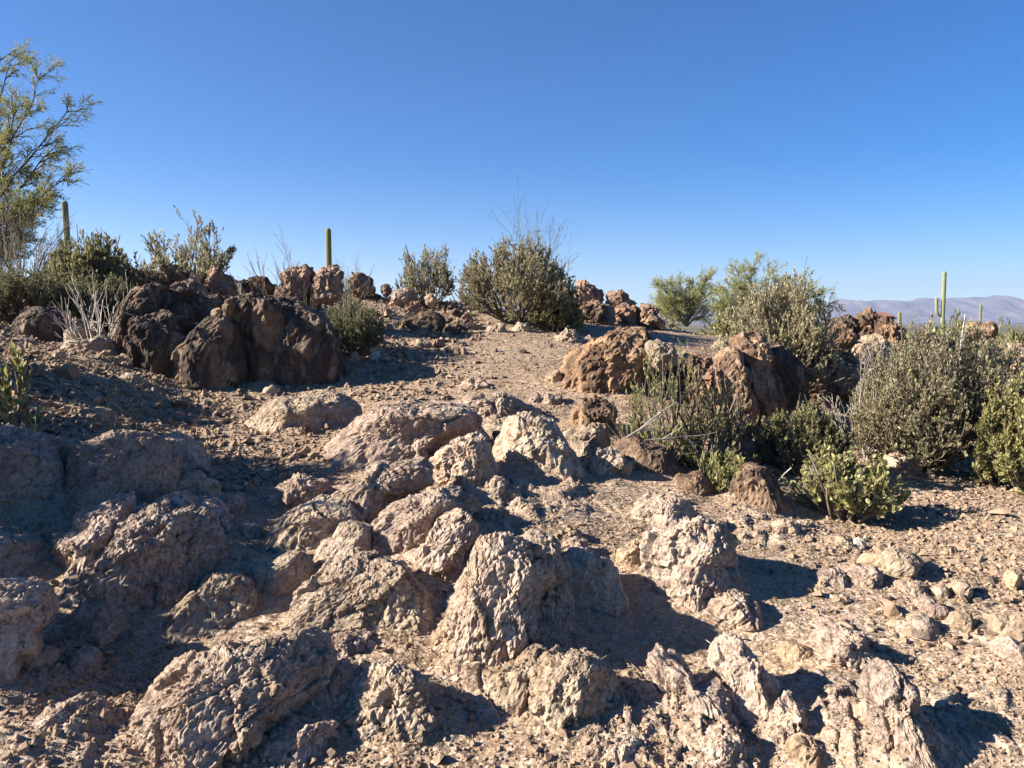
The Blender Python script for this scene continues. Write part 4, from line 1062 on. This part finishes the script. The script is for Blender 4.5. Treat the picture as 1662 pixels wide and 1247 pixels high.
def build_plants():
    def jojoba(u, v, w, h, label, seed, Y=None, stems=22, per=7, leaf=0.030, mat='jojoba_leaf', levels=3, width=0.5, upw=0.5, bark='bark', spec=SPEC_JOJOBA, name='jojoba_bush', r0=0.012, cone=1.0, min_r=.0013, cat='bush', dz=0.0):
        g, R, Hh = shrub_at(u, v, w, h, Y)
        ms = make_plant('j', seed, R, Hh, stems, spec, levels, (per, leaf, width, upw) if per else None, bark, mat, 3, r0, min_r, cone)
        g.z += dz
        return plant_thing(name, label, cat, ms, g)
    # crest, left to right
    jojoba(150, 480, 150, 112, 'dark green jojoba bush in front of the leftmost saguaro', 11, Y=10.5, stems=50, per=8, leaf=0.042, mat='jojoba_leaf', upw=.9)
    jojoba(303, 448, 180, 95, 'pale leaved jojoba spreading over the reddish outcrops on the crest', 12, Y=11.3, stems=18, per=6, leaf=0.038, mat='jojoba_pale_leaf', cone=1.2, dz=.05)
    jojoba(690, 476, 112, 88, 'small round jojoba standing alone on the crest', 13, Y=13.2, stems=24, per=5, leaf=0.036, mat='jojoba_pale_leaf', cone=1.1, upw=.8)
    jojoba(838, 520, 240, 138, 'big green bush on the crest behind the trail', 14, Y=11.9, stems=50, per=8, leaf=0.038, mat='jojoba_pale_leaf', upw=.9)
    jojoba(900, 522, 95, 85, 'dark lower bush joined to the right side of the big green bush', 15, Y=11.6, stems=30, per=8, leaf=0.036, mat='jojoba_leaf')
    jojoba(868, 500, 130, 132, 'wispy bare branched shrub rising through the big green bush', 16, Y=12.4, stems=11, per=3, leaf=0.022, mat='small_leaf', spec=SPEC_WISPY, name='wispy_shrub', bark='bark', cat='shrub', cone=.75)
    # mid left, in shade
    jojoba(40, 535, 260, 105, 'spreading dark shrub along the left crest, fine leaved', 17, Y=9.2, stems=40, per=8, leaf=0.022, mat='small_leaf', name='creosote_shrub', cat='shrub')
    jojoba(160, 525, 170, 80, 'dull green fine leaved shrub behind the bleached dead shrub', 18, Y=9.6, stems=30, per=8, leaf=0.024, mat='small_leaf', name='creosote_shrub', cat='shrub')
    jojoba(-60, 530, 190, 110, 'tall fine leaved shrub cut off by the left edge', 19, Y=9.6, stems=30, per=7, leaf=0.024, mat='small_leaf', name='creosote_shrub', cat='shrub')
    jojoba(155, 532, 150, 78, 'bleached dead shrub with bare forked branches left of the dark boulders', 20, Y=8.3, stems=11, per=0, spec=SPEC_DEAD, levels=2, bark='dead_bark', name='dead_shrub', cat='dead shrub', r0=.010, min_r=.0022)
    jojoba(570, 528, 130, 75, 'grey green twiggy shrub behind the dark boulders', 21, Y=9.4, stems=34, per=7, leaf=0.022, mat='small_leaf', name='twiggy_shrub', cat='shrub')
    jojoba(500, 515, 110, 70, 'twiggy shrub rooted on top of the tallest dark boulder', 22, Y=8.9, stems=24, per=5, leaf=0.020, mat='small_leaf', name='twiggy_shrub', cat='shrub')
    # thin bare shrubs against the sky
    jojoba(450, 470, 120, 66, 'bare twigs fanning out against the sky left of the middle saguaro', 23, Y=10.6, stems=12, per=1, leaf=0.018, mat='small_leaf', spec=SPEC_WISPY, levels=2, bark='red_twig', name='bare_shrub', cat='shrub', r0=.009, min_r=.002)
    jojoba(500, 440, 60, 42, 'upright bundle of dark bare twigs on the reddish outcrop', 24, Y=10.3, stems=14, per=0, spec=SPEC_WISPY, levels=2, bark='dark_bark', name='bare_shrub', cat='shrub', r0=.008, cone=.5, min_r=.0018, dz=.15)
    jojoba(560, 455, 95, 48, 'bare branched twigs leaning right of the middle saguaro', 25, Y=10.9, stems=9, per=0, spec=SPEC_WISPY, levels=2, bark='bark', name='bare_shrub', cat='shrub', r0=.009, min_r=.002, dz=.1)
    jojoba(402, 470, 45, 48, 'thin pale dry stalk plant right of the peaked outcrop', 26, Y=9.8, stems=5, per=2, leaf=0.02, mat='jojoba_pale_leaf', spec=SPEC_WISPY, levels=2, bark='dead_bark', name='dry_plant', cat='plant', r0=.006, cone=.4, min_r=.0015)
    jojoba(30, 470, 150, 110, 'tangle of bare grey branches under the tree at the left', 27, Y=11.0, stems=16, per=0, spec=SPEC_WISPY, levels=3, bark='bark', name='bare_shrub', cat='shrub', r0=.012, min_r=.002)
    jojoba(575, 450, 60, 50, 'faint pale yellow twigs behind the leaning bare branches', 28, Y=17, stems=12, per=2, leaf=0.02, mat='jojoba_pale_leaf', spec=SPEC_WISPY, levels=2, bark='green_bark', name='twiggy_shrub', cat='shrub', r0=.009)
    # middle right
    jojoba(1268, 590, 225, 158, 'rounded grey green bush above the slanted slab', 31, Y=8.9, stems=52, per=8, leaf=0.030, mat='jojoba_pale_leaf', upw=.7, r0=.010)
    jojoba(1215, 545, 110, 70, 'low outer lobe on the left of the rounded grey green bush', 32, Y=9.4, stems=20, per=7, leaf=0.026, mat='jojoba_pale_leaf')
    jojoba(1075, 725, 190, 178, 'straggly jojoba growing over the orange brown dome', 33, Y=6.0, stems=18, per=7, leaf=0.030, mat='jojoba_bright_leaf', upw=.8, r0=.009, levels=2, cone=.9)
    jojoba(1150, 730, 150, 130, 'leafy low jojoba in the dark hollow behind the round brown boulder', 34, Y=6.0, stems=26, per=8, leaf=0.030, mat='jojoba_leaf', levels=2)
    jojoba(1170, 800, 110, 75, 'small jojoba sprawling below the straggly one', 35, Y=5.4, stems=18, per=7, leaf=0.030, mat='jojoba_bright_leaf', levels=2)
    jojoba(1300, 770, 185, 125, 'green jojoba bush in the hollow below the big slanted slab', 36, Y=6.2, stems=36, per=8, leaf=0.028, mat='jojoba_leaf', upw=.7)
    jojoba(1372, 875, 200, 150, 'round leafed jojoba with bright oval leaves at the edge of the rubble', 37, Y=5.15, stems=30, per=7, leaf=0.034, mat='jojoba_bright_leaf', width=.7, upw=.2, levels=2)
    jojoba(1500, 770, 290, 255, 'large grey green bush at the right', 38, Y=6.9, stems=70, per=9, leaf=0.028, mat='jojoba_pale_leaf', r0=.010, upw=.6)
    jojoba(1660, 810, 190, 215, 'yellow green bush cut off by the right edge', 39, Y=6.3, stems=46, per=9, leaf=0.032, mat='jojoba_bright_leaf')
    jojoba(1400, 735, 150, 120, 'tangle of grey dead branches left of the large bush', 40, Y=7.2, stems=34, per=0, spec=SPEC_DEAD, levels=2, bark='dead_bark', name='dead_brush', cat='dead shrub', r0=.009, cone=1.3, min_r=.002)
    jojoba(1600, 640, 200, 120, 'second grey green bush behind the large bush at the right', 41, Y=9.5, stems=40, per=9, leaf=0.028, mat='jojoba_pale_leaf')
    jojoba(1420, 640, 130, 75, 'low bush on the orange rocks behind the large bush', 42, Y=9.0, stems=22, per=7, leaf=0.024, mat='jojoba_pale_leaf')
    # left edge, close
    jojoba(22, 600, 70, 100, 'upright jojoba sprigs with broad pale leaves at the left edge', 43, Y=5.6, stems=6, per=8, leaf=0.060, mat='jojoba_bright_leaf', width=.6, upw=.9, levels=1, cone=.5, r0=.006)
    jojoba(20, 690, 100, 90, 'low jojoba sprigs with broad pale leaves below the upright sprigs', 44, Y=5.0, stems=8, per=5, leaf=0.048, mat='jojoba_bright_leaf', width=.6, upw=.7, levels=1, cone=1.0, r0=.005)
    jojoba(205, 700, 90, 60, 'thin reddish seedling shrub on the bank above the shaded boulders', 45, Y=5.2, stems=14, per=2, leaf=0.016, mat='jojoba_bright_leaf', levels=2, spec=SPEC_WISPY, bark='red_twig', name='seedling_shrub', cat='shrub', r0=.004, min_r=.0012)
    jojoba(15, 760, 100, 90, 'bare grey twigs poking in at the left edge', 46, Y=4.4, stems=9, per=0, levels=2, spec=SPEC_DEAD, bark='dead_bark', name='dead_shrub', cat='dead shrub', r0=.005, min_r=.0014)
    # fallen grey branches in front of the straggly jojoba
    rng = random.Random(5)
    for k, (a, b, za, zb, r, lab) in enumerate([
        ((1018, 712), (1100, 650), 0.05, 0.18, .010, 'bleached dead branch slanting up through the straggly jojoba'),
        ((1045, 716), (1160, 704), 0.06, 0.06, .006, 'thin bleached stick lying flat behind the round brown boulder'),
        ((1110, 710), (1155, 738), 0.06, 0.04, .004, 'thin dead twig pointing down from the straggly jojoba'),
        ((1295, 845), (1322, 880), 0.10, 0.02, .008, 'dead stick lying at the foot of the round leafed jojoba'),
        ((1285, 760), (1240, 800), 0.16, 0.10, .005, 'grey stick leaning left of the round leafed jojoba')]):
        p = ground_at(*a, Y=5.7 if a[1] < 800 else None) + Vector((0, 0, za)); q = ground_at(*b, Y=5.9 if a[1] < 800 else None) + Vector((0, 0, zb))
        pa = Vector((0, 0, EYE)) + Vector(ray(*a)) * (5.6 if a[1] < 800 else 4.85); pb = Vector((0, 0, EYE)) + Vector(ray(*b)) * (5.75 if a[1] < 800 else 4.7)
        pts = [pa.lerp(pb, i / 4) + rvec(rng) * r * 1.4 for i in range(5)]
        out = [(pts, r, r * .4, 0)]
        for _ in range(3):
            i = rng.randint(1, 3); d = ((pb - pa).normalized() + rvec(rng) * .6).normalized(); L = (pb - pa).length * .3
            out.append(([pts[i] + d * L * j / 4 for j in range(5)], r * .5, r * .2, 1))
        V, Fq = tubes(out, 5, .0015)
        link('dead_branch', mesh_from('dead_branch', V - np.array(pa), Fq, M['dead_bark'], True), loc=pa, label=lab, category='branch')
    # trees: tall paloverde at the left edge
    def paloverde(loc, R, Hh, seed, label, levels=4, stems=4, trunk=.07, leaf=(4, .016, .4, .2), bark='dark_bark', min_r=.0022, rz=0, mat='paloverde_leaf', cone=.7, twig='green_bark', targets=(), tgt_len=1.0):
        rng = random.Random(seed); nr = np.random.default_rng(seed); out = []
        for (tu, tv, tY) in targets:
            tgt = Vector((0, 0, EYE)) + Vector(ray(tu - (42 if tY < 15 and tu > 40 else 0), tv + (16 if tY < 15 else 13))) * (tY * 1.235 if tY < 15 else tY) - loc
            mid = Vector((tgt.x * .35, tgt.y * .5, tgt.z * .45)) + rvec(rng) * .12
            if tgt.z < 1.2: mid = Vector((tgt.x * .5, tgt.y * .5, tgt.z * .9)) + rvec(rng) * .1
            N = 9; pts = []
            for q in range(N):
                f = q / (N - 1)
                pts.append(mid * (2 * f * (1 - f)) + tgt * (f * f) + rvec(rng) * .045 * (f > 0))
            out.append((pts, trunk * .42, .005, 0))
            for q in range(1, N):
                for _ in range(3 if q > 1 else 1):
                    a = pts[q - 1].lerp(pts[q], rng.random()); d = ((pts[q] - pts[q - 1]).normalized() + rvec(rng) * .75).normalized()
                    grow(rng, a, d, rng.uniform(.3, .7) * (1 - .35 * q / N) * tgt_len, .010, levels, out, SPEC_TWIG, 1)
        if targets: k1 = np.ones(3)
        for s in range(0 if targets else stems):
            az = 2 * math.pi * (s + .5 * rng.random()) / stems; el = rng.uniform(.45, 1.0)
            d = Vector((math.cos(az) * cone, math.sin(az) * cone, el)).normalized()
            grow(rng, Vector((0.05 * math.cos(az), .05 * math.sin(az), -.05)), d, .55, trunk * rng.uniform(.55, .9), levels, out, SPEC_PALO)
        V, Fq = tubes(out, 4, .001)
        k = np.array([R / np.percentile(np.hypot(V[:, 0], V[:, 1]), 97)] * 2 + [Hh / np.percentile(V[:, 2], 99.5)])
        if targets: k = np.ones(3)
        out = [([Vector(tuple(np.array(q) * k)) for q in p[0]], p[1], p[2], p[3]) for p in out]
        t = thing('paloverde_tree', label, 'tree', loc, rz)
        V, Fq = tubes([p for p in out if p[3] <= 1], 6, .004); link('trunk', mesh_from('trunk', V, Fq, M[bark], True), t)
        V, Fq = tubes([p for p in out if p[3] == 2], 4, .003); link('branches', mesh_from('branches', V, Fq, M[bark], True), t, kind='stuff')
        V, Fq = tubes([p for p in out if p[3] >= 3], 3, min_r); link('twigs', mesh_from('twigs', V, Fq, M[twig], True), t, kind='stuff')
        pos, dr, sz = [], [], []
        per, size, width, upw = leaf
        for pts, ra, rb, dep in out:
            if dep < levels - 1: continue
            m = len(pts) - 1
            for q in range(int(per)):
                f = rng.random() * m; i = min(int(f), m - 1); p = pts[i].lerp(pts[i + 1], f - i)
                pos.append(tuple(p)); dr.append(tuple((pts[i + 1] - pts[i]).normalized() + rvec(rng) * .7)); sz.append(size * rng.uniform(.6, 1.4))
        V, Fq, tint = leaves(np.array(pos), np.array(dr), np.array(sz), nr, width)
        f = mesh_from('crown', V, Fq, M[mat]); point_attr(f, 'tint', tint); link('crown', f, t, kind='stuff')
        return t
    g = ground_at(-90, 480, 12.6)
    paloverde(g, 2.1, 3.5, 3, 'tall thin leaved paloverde tree reaching in from the left edge', levels=4, stems=9, trunk=.10, leaf=(3, .028, .35, .2), min_r=.0026, twig='twig_bark',
              tgt_len=.8, targets=[(150, 270, 9.9), (150, 160, 10.3), (112, 105, 10.0), (60, 80, 10.6), (5, 78, 10.1), (135, 215, 10.7), (110, 300, 10.2), (95, 330, 9.7), (70, 170, 9.6), (20, 180, 10.9), (30, 380, 10.0), (-60, 70, 10.4), (-150, 110, 10.1), (-250, 180, 10.4), (-280, 300, 10.0), (-120, 200, 9.2), (-180, 240, 11.2)])
    g = ground_at(1115, 525, 24)
    g.z = v2z(530, 24)
    paloverde(g, 1.3, v2z(432, 24) - g.z, 5, 'small open paloverde with upswept branches beyond the trail', levels=4, tgt_len=.8, targets=[(1072, 455, 24), (1085, 478, 23.7), (1098, 446, 24.3), (1125, 442, 24), (1148, 438, 24.2), (1162, 460, 23.8), (1172, 482, 24), (1066, 492, 24.2)], trunk=.07, leaf=(1, .028, .35, .5), bark='green_bark', min_r=.0042, cone=1.0, twig='twig_bark')
    g = ground_at(1222, 520, 22)
    g.z = v2z(535, 22)
    paloverde(g, 1.35, v2z(412, 22) - g.z, 6, 'paloverde behind the rounded grey green bush', levels=4, tgt_len=.8, targets=[(1182, 448, 22), (1196, 428, 21.6), (1222, 418, 22.3), (1248, 432, 22), (1276, 444, 21.6), (1305, 458, 22.4), (1328, 466, 22), (1345, 484, 22), (1175, 485, 22)], trunk=.07, leaf=(1, .028, .35, .5), bark='green_bark', min_r=.0042, cone=1.0, twig='twig_bark')
    # shrubs outside the frame on the left: they and the tree cast the shade on the left foreground
    for k, (x, y, R, Hh, seed) in enumerate(OFF_LEFT):
        ms = make_plant('j', seed, R, Hh, 34, SPEC_JOJOBA, 3, (9, .036, .5, .6), 'bark', 'jojoba_leaf', 3, .012, .0015, 1.0)
        plant_thing('jojoba_bush', ['tall jojoba just outside the left edge, shading the boulders', 'dense jojoba standing left of the frame beside the gully', 'jojoba left of the frame near the viewer', 'low jojoba left of the frame below the bank', 'jojoba left of the frame on the bank top'][k % 5], 'bush', ms, (x, y, h0(x, y) - .02))

OFF_LEFT = [(-4.25, 4.9, .8, 1.25, 61), (-3.75, 3.95, .7, 1.3, 62), (-5.5, 6.3, .8, 1.0, 63), (-3.3, 3.05, .5, .95, 64)]

def build_far_scrub():
    """bushes and small trees on the low ground beyond the hill"""
    kinds = []
    for s in range(3):
        kinds.append(('scrub_bush', 'bush', make_plant('j', 200 + s, .9, .8, 20, SPEC_JOJOBA, 2, (6, .075, .5, .5), 'bark', ['jojoba_pale_leaf', 'small_leaf', 'jojoba_bright_leaf'][s], 3, .015, .006)))
    for s in range(2):
        kinds.append(('scrub_tree', 'tree', make_plant('j', 210 + s, 1.6, 2.2, 9, SPEC_JOJOBA, 3, (5, .10, .4, .5), 'green_bark', ['paloverde_leaf', 'small_leaf'][s], 3, .04, .009)))
    protos = {}
    rng = random.Random(99)
    def put(k, x, y, s, label, group):
        z = float(ground_height(np.array([x]), np.array([y]))[0])
        nm, cat, ms = kinds[k]
        sc = (s * rng.uniform(.85, 1.2), s * rng.uniform(.85, 1.2), s * rng.uniform(.8, 1.15))
        if k not in protos:
            protos[k] = plant_thing(nm, label, cat, ms, (x, y, z), rng.uniform(0, 6.28), group, sc)
        else:
            copy_thing(protos[k], (x, y, z), rng.uniform(0, 6.28), sc, label, group)
    for _ in range(46):
        Y = math.exp(rng.uniform(math.log(13), math.log(42))); u = rng.uniform(1385, 1760)
        k = rng.choice([0, 0, 1, 2, 2])
        put(k, (u - 831) / F * Y, Y, rng.uniform(.8, 1.3), ['pale grey green', 'dark fine leaved', 'yellowish green'][k] + ' bush on the low slope ' + ('just beyond the large right hand bush' if Y < 22 else 'well beyond the large right hand bush'), 'bushes on the low slope at the right')
    for _ in range(26):
        Y = rng.uniform(17, 34); u = rng.uniform(1040, 1400)
        k = rng.choice([0, 1, 2])
        put(k, (u - 831) / F * Y, Y, rng.uniform(.8, 1.3), ['pale grey green', 'dark fine leaved', 'yellowish green'][k] + ' low bush behind the crest ' + ('under the small paloverde' if u < 1170 else 'behind the rounded grey green bush'), 'bushes behind the crest')
    for _ in range(170):
        Y = math.exp(rng.uniform(math.log(42), math.log(320))); u = rng.uniform(1020, 1800)
        k = rng.choice([0, 1, 3, 4, 3, 4]); s = rng.uniform(1.0, 1.7) * (1 + Y / 260)
        put(k, (u - 831) / F * Y, Y, s, ['pale grey green far bush', 'dark far bush', '', 'yellow green far tree', 'dark far tree'][k] + (' on the nearer part of the plain' if Y < 120 else ' far out on the plain before the mountains'), 'far desert %s on the plain' % ('bushes' if k < 3 else 'trees'))
    for _ in range(22):
        Y = rng.uniform(36, 62); u = rng.uniform(1540, 1780); k = rng.choice([3, 4])
        put(k, (u - 831) / F * Y, Y, rng.uniform(1.35, 1.95), ['', '', '', 'yellow green tree', 'dark tree'][k] + ' on the flat below the mountains at the right edge', 'trees below the mountains at the right edge')
    for (u, Y, k, s, lab) in [(1598, 36, 4, 1.0, 'dark far tree just right of the distant dark pole'), (1612, 33, 3, .75, 'greenish far tree right of the dark far tree'), (1654, 38, 4, 1.0, 'dark far tree at the right edge below the mountains')]:
        put(k, (u - 831) / F * Y, Y, s, lab, None)

def saguaro_mesh(path, radii, ribs=16, ring=None, depth=.16):
    """fluted column along a path with a rounded top"""
    P = np.array(path, float); R = np.array(radii, float)
    T = np.gradient(P, axis=0); T /= np.linalg.norm(T, axis=1)[:, None]
    A = np.cross(T, np.array([0, 1.0, 0])); A /= np.linalg.norm(A, axis=1)[:, None]; B = np.cross(T, A)
    m = ribs * 4; an = np.arange(m) * 2 * math.pi / m
    prof = 1 - depth * (0.5 - 0.5 * np.cos(an * ribs)); rid = 0.5 + 0.5 * np.cos(an * ribs)
    V = P[:, None] + R[:, None, None] * prof[None, :, None] * (A[:, None] * np.cos(an)[None, :, None] + B[:, None] * np.sin(an)[None, :, None])
    i = (np.arange(len(P) - 1) * m)[:, None]; j = np.arange(m)[None]; j2 = (j + 1) % m
    Fq = np.stack([i + j, i + j2, i + m + j2, i + m + j], -1).reshape(-1, 4)
    return V.reshape(-1, 3), Fq, np.tile(rid ** 3, len(P))

def saguaro(u, vtop, Y, wpx, vbase, label, mat='saguaro', arms=(), lean=0.0, tip=1.0):
    """vertical cactus at distance Y whose top shows at vtop"""
    g = ground_at(u, vbase, Y); ztop = v2z(vtop, Y); r = wpx * 1.15 / 2 * Y / F
    Hh = ztop - g.z
    t = thing('saguaro_cactus', label, 'cactus', g)
    def col(nm, path, rad):
        V, Fq, rid = saguaro_mesh(path, rad)
        me = mesh_from(nm, V, Fq, M[mat], True); point_attr(me, 'ridge', rid); link(nm, me, t)
    hs = np.concatenate([np.linspace(-.2, Hh - 1.3 * r, 14), Hh - 1.3 * r * (1 - np.sin(np.linspace(.15, math.pi / 2, 7)))])
    rad = np.concatenate([r * np.interp(np.linspace(0, 1, 14), [0, .15, .6, 1], [.8, .85, 1, .97]), r * .97 * np.cos(np.linspace(.15, math.pi / 2, 7)) + .002])
    col('stem', [(lean * h, 0, h) for h in hs], rad)
    for (dx_px, vt, vb, wa) in arms:
        dx = dx_px * Y / F; zt = v2z(vt, Y) - g.z; zb = v2z(vb, Y) - g.z; ra = wa / 2 * Y / F
        pts = [(0, 0, zb - .10), (dx * .45, 0, zb - .05), (dx * .85, 0, zb + .12), (dx, 0, zb + .4)]
        pts += [(dx * (1 + .12 * k / 6), 0, zb + .4 + (zt - zb - .4 - ra) * k / 6) for k in range(1, 7)]
        pts += [(dx * 1.12, 0, zt - ra + ra * s) for s in (.35, .7, .9, 1.0)]
        col('arm', pts, [ra * q for q in (.7, .8, .9, 1, 1, 1, 1, 1, 1, .98, .9, .68, .4, .05)])

def build_litter():
    rng = random.Random(12); out = []
    for (u0, u1, v0, v1, n) in [(960, 1450, 700, 880, 150), (1400, 1662, 780, 900, 110), (20, 520, 580, 700, 110), (600, 1000, 520, 560, 60), (560, 1300, 800, 1200, 60)]:
        for _ in range(n):
            p = ground_at(rng.uniform(u0, u1), rng.uniform(v0, v1))
            z = float(ground_height(np.array([p.x]), np.array([p.y]))[0]) + .008
            L = rng.uniform(.03, .16); a = rng.uniform(0, 6.28); d = Vector((math.cos(a), math.sin(a), rng.uniform(-.05, .25)))
            q = Vector((p.x, p.y, z)); b = rvec(rng) * .012
            out.append(([q, q + d * L * .5 + b, q + d * L], rng.uniform(.0015, .004), .0012, 0))
    V, Fq = tubes(out, 3)
    link('twig_litter', mesh_from('twig_litter', V, Fq, M['dead_bark'], True), kind='stuff', label='dry twigs fallen on the ground under and between the bushes', category='litter')

def build_saguaros():
    saguaro(116, 326, 46, 8.5, 440, 'leftmost saguaro, rising behind the dark green jojoba', arms=[(-13, 388, 418, 7)], lean=-.02)
    saguaro(534, 370, 60, 8.2, 440, 'middle saguaro without arms, standing behind the reddish outcrop')
    saguaro(1528, 440, 85, 5.5, 560, 'tall pale saguaro with one short left arm before the mountains', mat='saguaro_pale', arms=[(-10, 483, 512, 5)])
    saguaro(1589, 494, 75, 3.2, 560, 'thin dark pole like saguaro right of the tall pale one')
    saguaro(1458, 506, 90, 4.5, 560, 'short stubby saguaro in front of the white house')
    saguaro(1059, 497, 80, 3, 560, 'tiny far saguaro left of the small open paloverde')
    # dried saguaro ribs standing in the big bush
    for k, (u0, v0, u1, v1) in enumerate([(1560, 552, 1567, 510), (1564, 548, 1569, 524)]):
        a = Vector((0, 0, EYE)) + Vector(ray(u0, v0)) * 8.2; b = Vector((0, 0, EYE)) + Vector(ray(u1, v1)) * 8.2
        foot = Vector((a.x, a.y, h0(a.x, a.y)))
        pts = [foot, foot.lerp(a, .5), a, a.lerp(b, .5), b]
        V, Fq = tubes([(pts, .012, .006, 0)], 6)
        link('dry_stalk', mesh_from('dry_stalk', V - np.array(foot), Fq, M['dead_bark'], True), loc=foot, category='stalk', label=['taller bleached stalk standing out of the large right hand bush', 'shorter bleached stalk beside the taller bleached stalk'][k])

def box(x0, x1, y0, y1, z0, z1):
    V = np.array([[x, y, z] for z in (z0, z1) for y in (y0, y1) for x in (x0, x1)], float)
    return V, np.array([[0, 2, 3, 1], [4, 5, 7, 6], [0, 1, 5, 4], [2, 6, 7, 3], [0, 4, 6, 2], [1, 3, 7, 5]])

def build_houses():
    def house(u, Y, wpx, vtop, label):
        x = (u - 831) / F * Y; z = float(H0(np.array([x]), np.array([Y]))[0]); w = wpx * Y / F
        ze = v2z(vtop, Y) - z
        t = thing('house', label, 'house', (x, Y, z))
        h = ze - 1.0
        parts = [box(-w / 2, w * .12, 0, 9, -.5, h), box(w * .12 + .003, w / 2, 2, 9, -.5, h - .5)]
        V, Fq = join_geo(parts); wall = link('wall', mesh_from('wall', V, Fq, M['stucco']), t)
        for (xa, xb, za, zb, yy) in [(-.42, -.32, .35, .7, -.03), (-.22, -.1, .35, .7, -.03), (.22, .4, .35, .7, 1.97)]:
            link('window', mesh_from('window', *box(w * xa, w * xb, yy, yy + .02, h * za, h * zb), M['glass']), wall)
        # gabled tiled roof over each block
        def gable(x0, x1, y0, y1, z0, rise):
            V = np.array([[x0, y0, z0], [x1, y0, z0], [x1, y1, z0], [x0, y1, z0], [x0, (y0 + y1) / 2, z0 + rise], [x1, (y0 + y1) / 2, z0 + rise], [x0, y0, z0 - .2], [x1, y0, z0 - .2], [x1, y1, z0 - .2], [x0, y1, z0 - .2]], float)
            return V, np.array([[0, 1, 5, 4], [2, 3, 4, 5], [1, 2, 5, 5], [3, 0, 4, 4], [6, 7, 1, 0], [7, 8, 2, 1], [8, 9, 3, 2], [9, 6, 0, 3], [9, 8, 7, 6]])
        V, Fq = join_geo([gable(-w / 2 - .4, w * .12 + .4, -.5, 9.5, h + .2, 1.1), gable(w * .12 + .41, w / 2 + .4, 1.5, 9.5, h - .3, 1.0)])
        me = bpy.data.meshes.new('roof'); me.from_pydata(V.tolist(), [], [list(dict.fromkeys(f)) for f in Fq.tolist()]); me.materials.append(M['roof_tile']); me.update()
        link('roof', me, t)
    house(1441, 190, 30, 508, 'white house with a red tiled roof behind the orange peak of rock')

def build_mountains():
    prof = [(-400, 520), (300, 520), (700, 512), (900, 508), (1000, 510), (1060, 508), (1110, 505), (1160, 500), (1250, 497), (1330, 496), (1360, 489), (1372, 489), (1400, 493), (1430, 490), (1460, 492), (1480, 490), (1500, 487), (1530, 490), (1550, 487), (1575, 484), (1600, 486), (1615, 484), (1632, 490), (1662, 494), (1750, 485), (1850, 495), (2000, 500), (2300, 515), (2900, 524)]
    D0 = 13000.0
    us = np.linspace(-400, 2900, 900); k = np.linspace(0, 1, 60)
    top = np.interp(us, [p[0] for p in prof], [p[1] for p in prof])
    Uu, K = np.meshgrid(us, k)
    Y = D0 - 2600 + 5200 * K
    X = (Uu - 831) / F * D0 + 0 * Y
    zt = EYE + D0 * np.tan(np.arctan((623.5 - np.interp(us, us, top)) / F) - PITCH) + 8
    sh = np.exp(-((K - .5) / .22) ** 2)
    P = np.stack([X.ravel() * .0030, Y.ravel() * .0014, X.ravel() * 0], 1)
    rg = fbm(P, 5, 44, .55, ridged=True).reshape(X.shape)
    Z = -12 + (np.maximum(zt, 5)[None] + 12) * (sh + (.30 * rg * sh ** .5 * (1 - sh) * 2.6 + .10 * rg * sh)) + (1 - sh) * 0
    sm = vnoise(np.stack([us * .11, us * 0, us * 0], 1), 8) * 9
    Z += sm[None] * sh
    V = np.stack([X.ravel(), Y.ravel(), Z.ravel()], 1)
    n = len(us); i = np.arange(len(k) - 1)[:, None] * n; j = np.arange(n - 1)[None]
    Fq = np.stack([i + j, i + j + 1, i + n + j + 1, i + n + j], -1).reshape(-1, 4)
    link('mountains', mesh_from('mountains', V, Fq, M['mountain'], True), kind='structure')

def build_haze():
    me = mesh_from('haze', *box(-19000, 19000, -300, 17500, -60, 900))
    m = bpy.data.materials.new('haze'); m.use_nodes = True; t = m.node_tree
    for nd in list(t.nodes):
        if nd.type != 'OUTPUT_MATERIAL': t.nodes.remove(nd)
    pv = t.nodes.new('ShaderNodeVolumePrincipled'); pv.inputs['Color'].default_value = (.62, .74, 1.0, 1); pv.inputs['Density'].default_value = 0.000055
    pv.inputs['Anisotropy'].default_value = 0.2
    t.links.new(pv.outputs[0], [nd for nd in t.nodes if nd.type == 'OUTPUT_MATERIAL'][0].inputs['Volume'])
    me.materials.append(m)
    link('haze', me, kind='stuff')

import time
_t = time.time()
def _run(f):
    global _t
    f(); print('%s %.1fs' % (f.__name__, time.time() - _t)); _t = time.time()
for _f in (build_ground, build_mountains, build_houses, build_saguaros, build_rocks, build_stones, build_gravel, build_litter, build_plants, build_far_scrub, build_haze):
    _run(_f)
print('triangles', sum(len(m.loop_triangles) if m.loop_triangles else sum(len(p.vertices) - 2 for p in m.polygons) for m in bpy.data.meshes))
